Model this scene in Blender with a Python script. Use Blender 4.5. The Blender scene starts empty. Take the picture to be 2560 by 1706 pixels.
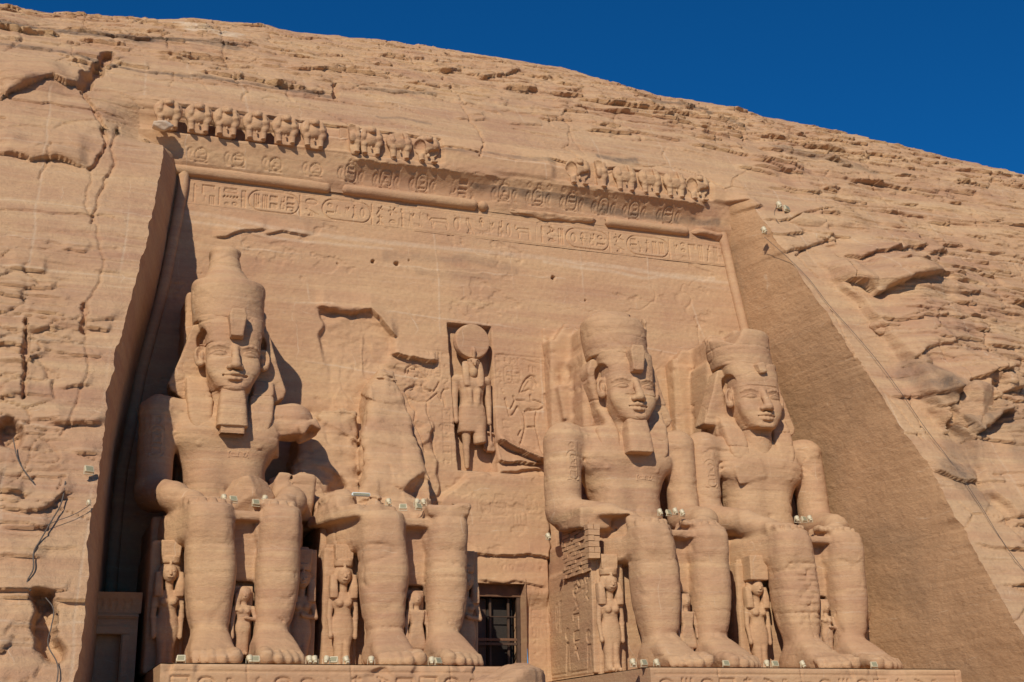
import bpy, bmesh, math, random
import numpy as np
from mathutils import Matrix, Vector
S = bpy.context.scene
COL = S.collection
R = math.radians
f4 = np.float32

# ------------------------------------------------------------------ camera, sky, sun
CAM = np.array([-8.0014, -62.4238, -3.4758]); YAW, PIT, ROL, FPX = .341538711, .299152264, -.0144202618, 3342.41
_sy, _cy = math.sin(YAW), math.cos(YAW)
_r = np.array([_cy, -_sy, 0.]); _f = np.array([_sy*math.cos(PIT), _cy*math.cos(PIT), math.sin(PIT)]); _u = np.cross(_r, _f)
_r2 = _r*math.cos(ROL) + _u*math.sin(ROL); _u2 = -_r*math.sin(ROL) + _u*math.cos(ROL)
cd = bpy.data.cameras.new('camera'); cam = bpy.data.objects.new('camera', cd); COL.objects.link(cam)
cam.matrix_world = Matrix([[_r2[i], _u2[i], -_f[i], CAM[i]] for i in range(3)] + [[0, 0, 0, 1]])
cd.sensor_width = 36; cd.lens = FPX/2560*36; cd.clip_end = 3000; cd.clip_start = .1
S.camera = cam
SUN_AZ, SUN_EL = 33.0, 34.0           # light travels towards +X +Y and down
W = bpy.data.worlds.new('World'); S.world = W; W.use_nodes = True
nt = W.node_tree; bg = nt.nodes['Background']; sk = nt.nodes.new('ShaderNodeTexSky')
sk.sky_type = 'NISHITA'; sk.sun_disc = False; sk.sun_elevation = R(SUN_EL); sk.sun_rotation = R(180+SUN_AZ)
sk.air_density = 1.0; sk.dust_density = .2; sk.ozone_density = 5.0; sk.altitude = 1500
_mx = nt.nodes.new('ShaderNodeVectorMath'); _mx.operation = 'MULTIPLY'; _mx.inputs[1].default_value = (.07, .72, 1.18)   # very dry, clear desert air
nt.links.new(sk.outputs[0], _mx.inputs[0]); nt.links.new(_mx.outputs[0], bg.inputs[0]); bg.inputs[1].default_value = .07
sl = bpy.data.lights.new('sun', 'SUN'); sl.energy = 3.95; sl.angle = R(.5); sl.color = (1, .93, .82)
sun = bpy.data.objects.new('sun', sl); COL.objects.link(sun)
_d = Vector((math.sin(R(SUN_AZ))*math.cos(R(SUN_EL)), math.cos(R(SUN_AZ))*math.cos(R(SUN_EL)), -math.sin(R(SUN_EL))))
sun.rotation_euler = _d.to_track_quat('-Z', 'Y').to_euler()
S.view_settings.view_transform = 'Standard'; S.view_settings.look = 'None'; S.view_settings.gamma = 1
S.view_settings.use_curve_mapping = False; S.view_settings.exposure = 0.0
S.cycles.max_bounces = 5; S.cycles.diffuse_bounces = 3

# ------------------------------------------------------------------ numbers: noise
def _h(i, j, k, s):
    n = (i*374761393 + j*668265263 + k*1274126177 + s*362437) & 0xffffffff
    n = ((n ^ (n >> 13))*1274126177) & 0xffffffff
    n = ((n ^ (n >> 16))*668265263) & 0xffffffff
    return ((n ^ (n >> 15)) & 0xffff).astype(f4)/f4(65535)
def noise(x, y, z=None, s=0):
    """value noise -1..1; z None = 2D"""
    x = np.asarray(x, f4); y = np.asarray(y, f4)
    i = np.floor(x).astype(np.int64); j = np.floor(y).astype(np.int64)
    fx = (x-i).astype(f4); fy = (y-j).astype(f4); fx = fx*fx*(3-2*fx); fy = fy*fy*(3-2*fy)
    def pl(k):
        a = _h(i, j, k, s); b = _h(i+1, j, k, s); c = _h(i, j+1, k, s); d = _h(i+1, j+1, k, s)
        a = a+(b-a)*fx; c = c+(d-c)*fx
        return a+(c-a)*fy
    if z is None: return pl(0)*2-1
    z = np.asarray(z, f4); k = np.floor(z).astype(np.int64); fz = (z-k).astype(f4); fz = fz*fz*(3-2*fz)
    a = pl(k); b = pl(k+1)
    return (a+(b-a)*fz)*2-1
def fbm(x, y, z=None, o=4, s=0):
    r = 0; a = 1.; t = 0
    for q in range(o):
        r = r + a*noise(x, y, z, s+q*13); t += a; a *= .5
        x = np.asarray(x)*2.03+7.1; y = np.asarray(y)*2.03+3.7
        if z is not None: z = np.asarray(z)*2.03+1.3
    return r/t
def vor(x, y, s=0):
    """2D voronoi: (F2-F1, cell random)"""
    i = np.floor(x).astype(np.int64); j = np.floor(y).astype(np.int64)
    d1 = np.full(x.shape, 9., f4); d2 = d1.copy(); idc = np.zeros(x.shape, f4)
    for a in (-1, 0, 1):
        for b in (-1, 0, 1):
            ii, jj = i+a, j+b
            px = ii+_h(ii, jj, 1, s); py = jj+_h(ii, jj, 2, s); d = np.hypot(px-x, py-y).astype(f4)
            c = d < d1
            d2 = np.where(c, d1, np.minimum(d2, d)); idc = np.where(c, _h(ii, jj, 3, s), idc); d1 = np.where(c, d, d1)
    return d2-d1, idc
def sst(a, b, x):
    t = np.clip((x-a)/(b-a), 0, 1); return t*t*(3-2*t)

# ------------------------------------------------------------------ mesh helpers
def mk(name, V, F, mat, parent=None, smooth=True, attr=None, loc=None):
    me = bpy.data.meshes.new(name); V = np.asarray(V, f4); F = np.asarray(F, np.int32)
    n = F.shape[1]
    me.vertices.add(len(V)); me.vertices.foreach_set('co', V.ravel())
    me.loops.add(F.size); me.loops.foreach_set('vertex_index', F.ravel())
    me.polygons.add(len(F)); me.polygons.foreach_set('loop_start', np.arange(0, F.size, n, dtype=np.int32))
    try: me.polygons.foreach_set('loop_total', np.full(len(F), n, np.int32))
    except Exception: pass
    if attr is not None:
        for k, v in attr.items():
            a = me.attributes.new(k, 'FLOAT', 'POINT'); a.data.foreach_set('value', np.asarray(v, f4).ravel())
    me.update(calc_edges=True)
    if smooth: me.shade_smooth()
    me.materials.append(mat)
    o = bpy.data.objects.new(name, me); COL.objects.link(o)
    if parent is not None: o.parent = parent
    if loc is not None: o.location = loc
    return o
def grid_faces(nx, ny, keep=None, flip=False):
    a = np.arange(nx*ny).reshape(nx, ny)
    F = np.stack([a[:-1, :-1], a[1:, :-1], a[1:, 1:], a[:-1, 1:]], -1)
    if flip: F = F[..., ::-1]
    F = F.reshape(-1, 4)
    return F if keep is None else F[keep.ravel()]
def thing(name, label, cat, loc=(0, 0, 0), group=None, rz=0):
    o = bpy.data.objects.new(name, None); COL.objects.link(o); o.location = loc; o.rotation_euler = (0, 0, rz)
    o.empty_display_size = .3
    return tag(o, label, cat, group)
def tag(o, label, cat, group=None):
    o['label'] = label; o['category'] = cat
    if group: o['group'] = group
    return o
def dup(root, loc, label, group=None, rz=0):
    r = root.copy(); COL.objects.link(r); r.location = loc; r.rotation_euler = (0, 0, rz); r['label'] = label
    if group: r['group'] = group
    for ch in list(root.children):
        c = ch.copy(); COL.objects.link(c); c.parent = r
        for g in ch.children:
            d = g.copy(); COL.objects.link(d); d.parent = c
    return r

# ------------------------------------------------------------------ where the rock lies
def wallY(z): return 3.5+.1*z
_SKX = np.array([-25, -13.6, -10.8, -8.0, -4.2, -1.0, 3.1, 7.0, 12.3, 18.5, 22.2, 29.1, 32.7, 35.1, 37.8, 41.3, 46.4, 50.2, 54.8, 60.6, 63.8, 64.8, 75]); _SKQ = np.array([0.0394, 0.0394, 0.0401, 0.0375, 0.0345, 0.0303, 0.0288, 0.0286, 0.0269, 0.0257, 0.0257, 0.0254, 0.029, 0.0317, 0.0319, 0.0336, 0.0358, 0.0382, 0.0417, 0.0476, 0.0509, 0.0535, 0.0535])
Z1 = 30.
def cliffY(x, z):
    q = np.interp(x, _SKX, _SKQ)
    return -12.4+.57*z+.07*np.maximum(0, z-20)+q*np.maximum(0, z-Z1)**2
_JZ = np.array([-6, 0, 2, 5, 10, 15, 20, 24, 26, 27.7, 28.3, 31, 60])
_JL = np.array([-6.6, -6.35, -6.27, -6.18, -5.92, -5.33, -4.44, -3.96, -3.75, -3.72, -4.85, -4.9, -4.9])
def jl(z): return np.interp(z, _JZ, _JL)
_JZR = np.array([-6, 0, 2, 5, 10, 15, 20, 24, 26, 27.5, 60])
_JR = np.array([34.9, 34.6, 34.4, 34.3, 34.05, 33.45, 32.55, 32.05, 31.85, 31.65, 31.6])
def jr(z): return np.interp(z, _JZR, _JR)
def pray(x, y):   # photo pixel (2353 wide view) -> world direction; used to lay out marks on the rock planes
    a = (x*2560/2353-1280)/FPX; b = -(y*2560/2353-853)/FPX
    return _f+a*_r2+b*_u2
def on_wall(x, y, off=0.):
    d = pray(x, y); t = (3.5+off+.1*CAM[2]-CAM[1])/(d[1]-.1*d[2]); P = CAM+t*d; return P[0], P[2]
def on_cliff(x, y):
    d = pray(x, y); t = np.linspace(30, 190, 3200)
    P = CAM+t[:, None]*d; g = P[:, 1]-cliffY(P[:, 0], P[:, 2])
    i = int(np.argmax(g > 0)) if (g > 0).any() else int(np.argmax(g))
    return P[i, 0], P[i, 2]
# ------------------------------------------------------------------ materials
def nodes(name):
    m = bpy.data.materials.new(name); m.use_nodes = True; t = m.node_tree
    return m, t, t.nodes['Principled BSDF']
def stone(name, c0, c1, c2, bump=.5, grain=1., strata=1., tint=True, rough=.95, darkc=(.17, .12, .085), palec=(.62, .46, .31)):
    m, t, b = nodes(name); N = t.nodes.new; L = t.links.new
    g = N('ShaderNodeNewGeometry')
    def mapped(sx, sy, sz):
        v = N('ShaderNodeVectorMath'); v.operation = 'MULTIPLY'; L(g.outputs['Position'], v.inputs[0]); v.inputs[1].default_value = (sx, sy, sz); return v.outputs[0]
    def nz(vec, scale, det, rg=.55, dist=0.):
        n = N('ShaderNodeTexNoise'); n.inputs['Scale'].default_value = scale; n.inputs['Detail'].default_value = det
        n.inputs['Roughness'].default_value = rg; n.inputs['Distortion'].default_value = dist; L(vec, n.inputs['Vector']); return n.outputs[0]
    def mix(f, a, b_, bt='MIX'):
        x = N('ShaderNodeMix'); x.data_type = 'RGBA'; x.blend_type = bt
        for s, v in ((x.inputs[0], f), (x.inputs[6], a), (x.inputs[7], b_)):
            if hasattr(v, 'links') or isinstance(v, bpy.types.NodeSocket): L(v, s)
            elif isinstance(v, tuple): s.default_value = (*v, 1)
            else: s.default_value = v
        return x.outputs[2]
    def ramp(v, a, b_):
        r = N('ShaderNodeMapRange'); r.inputs[1].default_value = a; r.inputs[2].default_value = b_; L(v, r.inputs[0]); return r.outputs[0]
    def mul(v, k, op='MULTIPLY'):
        r = N('ShaderNodeMath'); r.operation = op; L(v, r.inputs[0])
        if isinstance(k, bpy.types.NodeSocket): L(k, r.inputs[1])
        else: r.inputs[1].default_value = k
        return r.outputs[0]
    blotch = nz(mapped(1, 1, 1), .22, 5, .6, .6)
    bands = nz(mapped(.10, .10, 1.3), 1.0, 6, .62, .5)
    lines = nz(mapped(.22, .22, 6.), 1.0, 4, .6, .7)
    fine = nz(mapped(1, 1, 1), 5., 5, .65)
    c = mix(ramp(blotch, .35, .66), c0, c1)
    c = mix(mul(ramp(bands, .42, .66), .8*strata), c, c2)
    c = mix(mul(ramp(lines, .56, .72), .34*strata), c, tuple(v*.62 for v in c0))
    c = mix(mul(ramp(lines, .44, .30), .22*strata), c, palec)
    c = mix(mul(ramp(fine, .35, .7), .28), c, tuple(v*.7 for v in c1))
    wh = nz(mapped(1, 1, .35), 2.2, 6, .75)
    c = mix(mul(ramp(wh, .66, .74), .35), c, palec)
    # pale filled saw joints, broken by wear
    sx_ = N('ShaderNodeSeparateXYZ'); L(g.outputs['Position'], sx_.inputs[0])
    wob = mul(nz(mapped(.5, .5, .5), 1., 2), .5)
    for ax, per, wd in ((2, 2.35, .012), (0, 3.1, .010)):
        fr = N('ShaderNodeMath'); fr.operation = 'FRACT'; L(mul(mul(sx_.outputs[ax], 1/per), wob, 'ADD'), fr.inputs[0])
        ln = ramp(mul(mul(fr.outputs[0], -.5, 'ADD'), 0., 'ABSOLUTE'), wd, wd*.3)
        c = mix(mul(mul(ln, ramp(nz(mapped(1, 1, 1), .7+.2*ax, 3), .52, .66)), .5), c, palec)
    if tint:
        a = N('ShaderNodeAttribute'); a.attribute_name = 'tint'
        brk = ramp(nz(mapped(1, 1, 1), 1.6, 5, .7), .2, .6)
        c = mix(mul(ramp(a.outputs['Fac'], 0., 1.), mul(brk, .9)), c, darkc)
        c = mix(mul(ramp(a.outputs['Fac'], 0., -1.), mul(brk, 1.)), c, palec)
    L(c, b.inputs['Base Color']); b.inputs['Roughness'].default_value = rough
    b.inputs['Specular IOR Level'].default_value = .12
    hgt = nz(mapped(1, 1, 1.5), 3.2*grain, 8, .68)
    h2 = nz(mapped(.35, .35, 5.), 1.2, 5, .65, .4)
    h3 = nz(mapped(1, 1, 1), 17*grain, 3, .7)
    ad = mul(mul(hgt, 1.), mul(h2, .45*strata), 'ADD'); ad = mul(ad, mul(h3, .22), 'ADD')
    bp = N('ShaderNodeBump'); bp.inputs['Strength'].default_value = bump; bp.inputs['Distance'].default_value = .12
    L(ad, bp.inputs['Height']); L(bp.outputs[0], b.inputs['Normal'])
    return m
def plain(name, c, rough=.6, metal=0., var=.15, scale=8.):
    m, t, b = nodes(name); N = t.nodes.new
    tc = N('ShaderNodeTexCoord'); n = N('ShaderNodeTexNoise'); n.inputs['Scale'].default_value = scale; n.inputs['Detail'].default_value = 5
    t.links.new(tc.outputs['Object'], n.inputs['Vector'])
    r = N('ShaderNodeValToRGB'); r.color_ramp.elements[0].position = .3; r.color_ramp.elements[1].position = .7
    r.color_ramp.elements[0].color = (*[v*(1-var) for v in c], 1); r.color_ramp.elements[1].color = (*[min(1, v*(1+var)) for v in c], 1)
    t.links.new(n.outputs[0], r.inputs[0]); t.links.new(r.outputs[0], b.inputs['Base Color'])
    b.inputs['Roughness'].default_value = rough; b.inputs['Metallic'].default_value = metal
    return m
M_CLIFF = stone('cliff_sandstone', (.545, .327, .177), (.45, .248, .145), (.61, .395, .215), bump=1., grain=.9)
M_WALL = stone('dressed_sandstone', (.545, .325, .174), (.46, .255, .145), (.61, .395, .21), bump=.4, grain=1.2, strata=.75)
M_STAT = stone('statue_sandstone', (.54, .324, .174), (.45, .25, .143), (.60, .385, .205), bump=.5, grain=1.1, strata=.95)
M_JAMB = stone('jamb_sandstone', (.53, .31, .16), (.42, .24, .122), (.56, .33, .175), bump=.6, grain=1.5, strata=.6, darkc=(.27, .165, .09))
M_SAND = plain('desert_sand', (.40, .275, .17), .95, 0, .12, .6)
M_CREAM = plain('cream_paint', (.60, .50, .32), .5, 0, .08)
M_GLASS = plain('lamp_glass', (.30, .27, .16), .15, 0, .1)
M_STEEL = plain('bracket_steel', (.35, .3, .22), .5, .6, .1)
M_CABLE = plain('cable_rubber', (.10, .075, .055), .7, 0, .2)
M_WOOD = plain('door_wood', (.075, .04, .022), .6, 0, .3, 3.)
M_SHADE = plain('painted_interior_shade', (.03, .022, .016), .9, 0, .2)  # near-black colour that paints in the shade inside the entrance
M_PLAST = plain('pale_plaster', (.62, .47, .33), .9, 0, .1)
# ------------------------------------------------------------------ ground
def ground():
    xs = np.concatenate([[-2000, -600, -200, -90], np.arange(-60, 91, 6.), [130, 250, 700, 2000]]); ys = np.concatenate([[-2000, -700, -250], np.arange(-120, 40, 6.), [80, 200, 600, 2000]])
    X, Y = np.meshgrid(xs, ys, indexing='ij'); Z = -5.1+.12*fbm(X*.08, Y*.08, o=3, s=5)
    o = mk('ground', np.stack([X, Y, Z], -1).reshape(-1, 3), grid_faces(len(xs), len(ys)), M_SAND); o['kind'] = 'structure'
ground()

# ------------------------------------------------------------------ cliff
def pdist(x, z, P):
    """distance to a polyline, with the running fraction along it"""
    d = np.full(x.shape, 1e9, f4)
    for (ax, az), (bx, bz) in zip(P[:-1], P[1:]):
        vx, vz = bx-ax, bz-az; t = np.clip(((x-ax)*vx+(z-az)*vz)/(vx*vx+vz*vz+1e-9), 0, 1)
        d = np.minimum(d, np.hypot(x-ax-t*vx, z-az-t*vz))
    return d
# ledges: photo polyline of the lower edge, how far the rock above stands out, how high that fades
LEDGES = [([(0, 232), (25, 215), (60, 205), (120, 190), (150, 200), (186, 196)], .9, 2.2),
 ([(0, 352), (30, 353), (70, 366), (130, 362), (160, 372), (190, 385)], .7, 1.6),
 ([(75, 352), (95, 338), (115, 331), (160, 337), (215, 352)], .2, .8),
 ([(620, 206), (650, 193), (668, 195)], .2, .6), ([(715, 208), (740, 212), (770, 214)], .3, .9),
 ([(745, 150), (770, 156), (795, 153)], .5, .9), ([(930, 102), (965, 112), (1000, 108)], .5, .8), ([(855, 125), (885, 132)], .4, .7),
 ([(1000, 158), (1030, 166), (1060, 163)], .6, 1.), ([(1080, 172), (1110, 181), (1140, 178), (1190, 170)], .7, 1.1), ([(1235, 182), (1262, 186)], .4, .7),
 ([(930, 188), (955, 192), (975, 191)], .35, .6), ([(1015, 198), (1043, 200)], .3, .5), ([(1125, 205), (1150, 208)], .2, .5), ([(1270, 205), (1300, 215), (1330, 210)], .45, .8),
 ([(1450, 220), (1475, 232), (1500, 238)], .4, .6), ([(870, 240), (960, 245)], .15, .7), ([(1050, 243), (1095, 250), (1140, 260), (1150, 266)], .3, .8),
 ([(1045, 274), (1090, 280), (1115, 276)], .3, .8), ([(1240, 235), (1290, 240), (1330, 246)], .2, .6), ([(1350, 292), (1400, 300), (1432, 300)], .25, .5),
 ([(1205, 320), (1330, 342), (1420, 356)], .12, .6), ([(845, 325), (860, 320)], .3, .6),
 ([(520, 62), (560, 70)], .3, .5), ([(590, 95), (640, 105)], .3, .6), ([(490, 93), (530, 104), (575, 100)], .4, .8), ([(280, 50), (320, 56), (345, 50)], .3, .5), ([(250, 92), (300, 95)], .3, .7),
 ([(1800, 332), (1850, 345), (1890, 352), (1930, 357), (1985, 368)], 1.0, 1.3), ([(1745, 318), (1780, 326), (1800, 330)], .8, .8), ([(1620, 270), (1660, 282)], .4, .6),
 ([(1690, 350), (1720, 365), (1760, 385), (1800, 400), (1815, 398)], .5, 1.6), ([(1560, 345), (1600, 355), (1625, 360)], .25, .5), ([(1700, 388), (1740, 395), (1780, 410)], .4, .5),
 ([(2000, 424), (2060, 440), (2110, 452), (2160, 470)], .4, .7), ([(1850, 425), (1900, 432), (1950, 428)], .2, .5), ([(2150, 440), (2210, 452), (2260, 458)], .4, .8), ([(2250, 470), (2353, 492)], .3, .7),
 ([(1640, 458), (1670, 478), (1710, 484), (1740, 478)], .5, .8), ([(1755, 508), (1790, 512), (1850, 494), (1900, 488)], .5, 1.2), ([(1740, 535), (1800, 542), (1840, 538)], .5, .7),
 ([(1800, 580), (1850, 572), (1890, 560), (1905, 545)], .5, 1.6), ([(2030, 520), (2080, 530), (2100, 535)], .25, .5), ([(2210, 580), (2260, 590), (2300, 588)], .4, .6), ([(2180, 540), (2240, 560), (2280, 572)], .3, .5),
 ([(1930, 598), (1955, 610), (1985, 600), (2030, 590), (2110, 572)], .9, 2.0), ([(2120, 590), (2160, 584)], .6, .9),
 ([(1925, 655), (1960, 668), (1990, 690), (2010, 680), (2050, 668), (2100, 660), (2130, 655)], 1.3, 2.2), ([(1990, 630), (2060, 622), (2140, 640), (2200, 655)], .4, .7), ([(2170, 655), (2230, 660), (2300, 700), (2353, 722)], .5, 1.2),
 ([(2040, 745), (2090, 735), (2150, 730)], .25, .6), ([(2200, 725), (2270, 730), (2353, 740)], .25, .6), ([(2070, 835), (2100, 815), (2150, 808)], .5, .9), ([(2150, 770), (2240, 775)], .2, .6),
 ([(2100, 910), (2140, 945), (2160, 940)], .8, 2.), ([(2150, 950), (2175, 1000), (2215, 1008), (2262, 962)], 1.9, 2.6), ([(2180, 892), (2230, 878), (2262, 870)], .9, 1.4), ([(2264, 918), (2310, 910)], .9, 1.5),
 ([(2150, 1085), (2210, 1108), (2240, 1100)], .6, .9), ([(2290, 1200), (2353, 1190)], .4, 1.), ([(2240, 1250), (2353, 1268)], .3, 1.), ([(2110, 1060), (2180, 1080)], .2, .6),
 ([(0, 757), (50, 763), (85, 762), (120, 752), (200, 757)], .3, 1.0), ([(200, 736), (265, 735)], .25, .8), ([(215, 627), (250, 625)], .25, .4), ([(0, 830), (55, 832), (85, 815)], .5, 1.), ([(0, 912), (60, 912)], .35, 1.2),
 ([(145, 893), (200, 888)], .35, .6), ([(120, 970), (160, 976), (200, 978), (232, 980)], .6, .6), ([(0, 1166), (60, 1176), (110, 1163), (148, 1132)], .6, .8), ([(130, 965), (90, 962)], .2, .5),
 ([(0, 1278), (90, 1285)], .3, 1.), ([(0, 1360), (90, 1366)], .3, .8), ([(170, 1040), (225, 1050)], .4, .5), ([(30, 1440), (90, 1450)], .2, .9),
 ([(330, 305), (355, 300), (385, 308)], .5, .5)]
CRACKS = [([(250, 118), (243, 140), (228, 150), (222, 168), (200, 180), (195, 200)], .34, 1.1), ([(195, 200), (190, 215), (205, 230), (225, 265), (240, 300), (246, 330), (225, 360), (210, 390)], .1, .4),
 ([(0, 98), (60, 108), (150, 122), (250, 152), (390, 170), (430, 172), (540, 190), (660, 205), (760, 222)], .07, .14), ([(400, 168), (392, 200)], .05, .12), ([(768, 195), (770, 226)], .16, .5),
 ([(830, 205), (900, 215), (1000, 220)], .07, .15), ([(505, 60), (515, 130), (545, 190), (570, 210), (555, 232)], .06, .15), ([(1060, 246), (1080, 280), (1095, 300), (1110, 320), (1105, 360)], .06, .2),
 ([(980, 330), (1100, 350)], .08, .25), ([(195, 45), (196, 62)], .05, .1), ([(210, 390), (200, 480), (225, 530), (240, 620), (205, 690), (195, 740), (200, 850), (170, 950), (140, 1000)], .06, .12),
 ([(100, 1375), (112, 1400), (100, 1440), (105, 1480), (125, 1500)], .38, 1.5), ([(58, 735), (60, 830), (58, 912)], .1, .5), ([(195, 700), (190, 760)], .12, .4), ([(55, 1095), (150, 1098), (130, 1130)], .06, .2),
 ([(1850, 572), (1830, 590), (1880, 640)], .08, .25), ([(1690, 520), (1790, 620), (1900, 730), (1990, 850), (2060, 930), (2120, 1010)], .05, .12), ([(2090, 910), (2120, 985), (2200, 1060), (2353, 1250)], .05, .15),
 ([(1750, 405), (1860, 470)], .04, .1), ([(2230, 770), (2255, 960)], .06, .15), ([(2040, 985), (2120, 1000)], .05, .15), ([(1900, 700), (2000, 880)], .04, .1), ([(15, 985), (24, 1005)], .5, 1.2)]
def cliff_disp(x, z):
    """how far the rock face stands out (+) from its smooth shape, and its tint"""
    out = np.zeros(x.shape, f4); tint = np.zeros(x.shape, f4)
    # rough above the frieze, on the right and low on the left; dressed smooth beside the recess
    rough = np.clip(.25+sst(33.5, 37, z)*.75, 0, 1)
    side = sst(3.2, 6.5, x-jr(z)+.9*noise(z*.35, z*0+3, s=4)); rough = np.maximum(rough, side)
    lowl = sst(-6.7, -8.0, x+.8*noise(z*.5, z*0, s=3))*sst(23, 16, z); rough = np.maximum(rough, .6*lowl)
    w = z+.55*fbm(x*.045, z*.06, o=3, s=11)+.02*(x-14)
    hi = sst(33, 38, z)
    out += rough*(.62*fbm(x*.09, z*.14, o=3, s=21)+.32*hi*fbm(x*.5, z*.8, o=5, s=23)+.5*side*fbm(x*.05+3, z*.09, o=2, s=22))
    out += side*.55*sst(.2, 1.2, x-jr(z)-3.6)
    out -= 1.35*sst(-7.2, -4.4, x)*sst(26.9, 28.1, z)*sst(31., 29.3, z)*sst(4, 2, x)
    out -= 1.9*np.exp(-((x-61.3)/.55)**2)*sst(35.5, 38, z)
    # bedding: layers that end in blocks
    for T, amp, bw, sd in ((1.5, .42, 5.5, 31), (.62, .2, 3.1, 41), (.27, .07, 1.7, 51)):
        q = w/T+.25*noise(x*.21, w*.4, s=sd); k = np.floor(q); fr = q-k
        bx = x/bw+_h(k.astype(np.int64), k.astype(np.int64)*0, 0, sd)*7+.35*noise(x*.5, z*.9, s=sd+2); bi = np.floor(bx).astype(np.int64)
        r0 = _h(k.astype(np.int64), bi, 1, sd); r1 = noise(x*.16/ bw*5, k*3.1, s=sd+3)
        shape = (.55+.45*fr)*(r0*.75+.5*r1)                       # stands out most at the lower edge
        shape = (r0*.8+.45*r1)*(1-.35*fr)
        msk = sst(-.1, .5, noise(x*.11, z*.15, s=sd+5)+rough*.8-.42)
        out += amp*shape*(rough*.95+.05)*msk
    # bedding fissures, fine and sharp
    for T, dp, sd in ((1.15, .2, 161), (.52, .14, 171), (.27, .09, 181)):
        q = w/T+.35*noise(x*.3, w*.5, s=sd)+.1*noise(x*1.3, w*1.3, s=sd+1); kk = np.floor(q+.5); dd = np.abs(q-kk)*T
        m_ = sst(.25, .5, noise(x*.28+kk*7.3, kk*3.7, s=sd+2)+.55*rough-.12)
        out -= dp*sst(.075, .02, dd)*m_*np.clip(rough+.12, 0, 1)
    # fine strata everywhere
    out += (.03+.05*rough)*fbm(x*.35, w*3.2, o=4, s=61)+(.03+.05*rough)*fbm(x*1.5, z*1.7, o=3, s=63)
    # thin joints
    e, idc = vor(x*.16+.25*noise(x*.5, z*.5, s=71), z*.33+.2*noise(x*.4, z*.6, s=72), 73)
    m = sst(.05, .45, noise(x*.13, z*.17, s=74)+.35*rough)
    out -= .16*np.exp(-(e/.016)**2)*m
    out += (idc-.5)*.16*rough
    e, idc = vor(x*.45+.3*noise(x*.9, z*.9, s=81), z*.95, 83)
    m = np.maximum(lowl, .5*hi+.35*side)*sst(-.1, .5, noise(x*.2, z*.2, s=84)+.25)
    out += ((idc-.5)*.34-.16*np.exp(-(e/.05)**2))*m
    return out, tint
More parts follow.
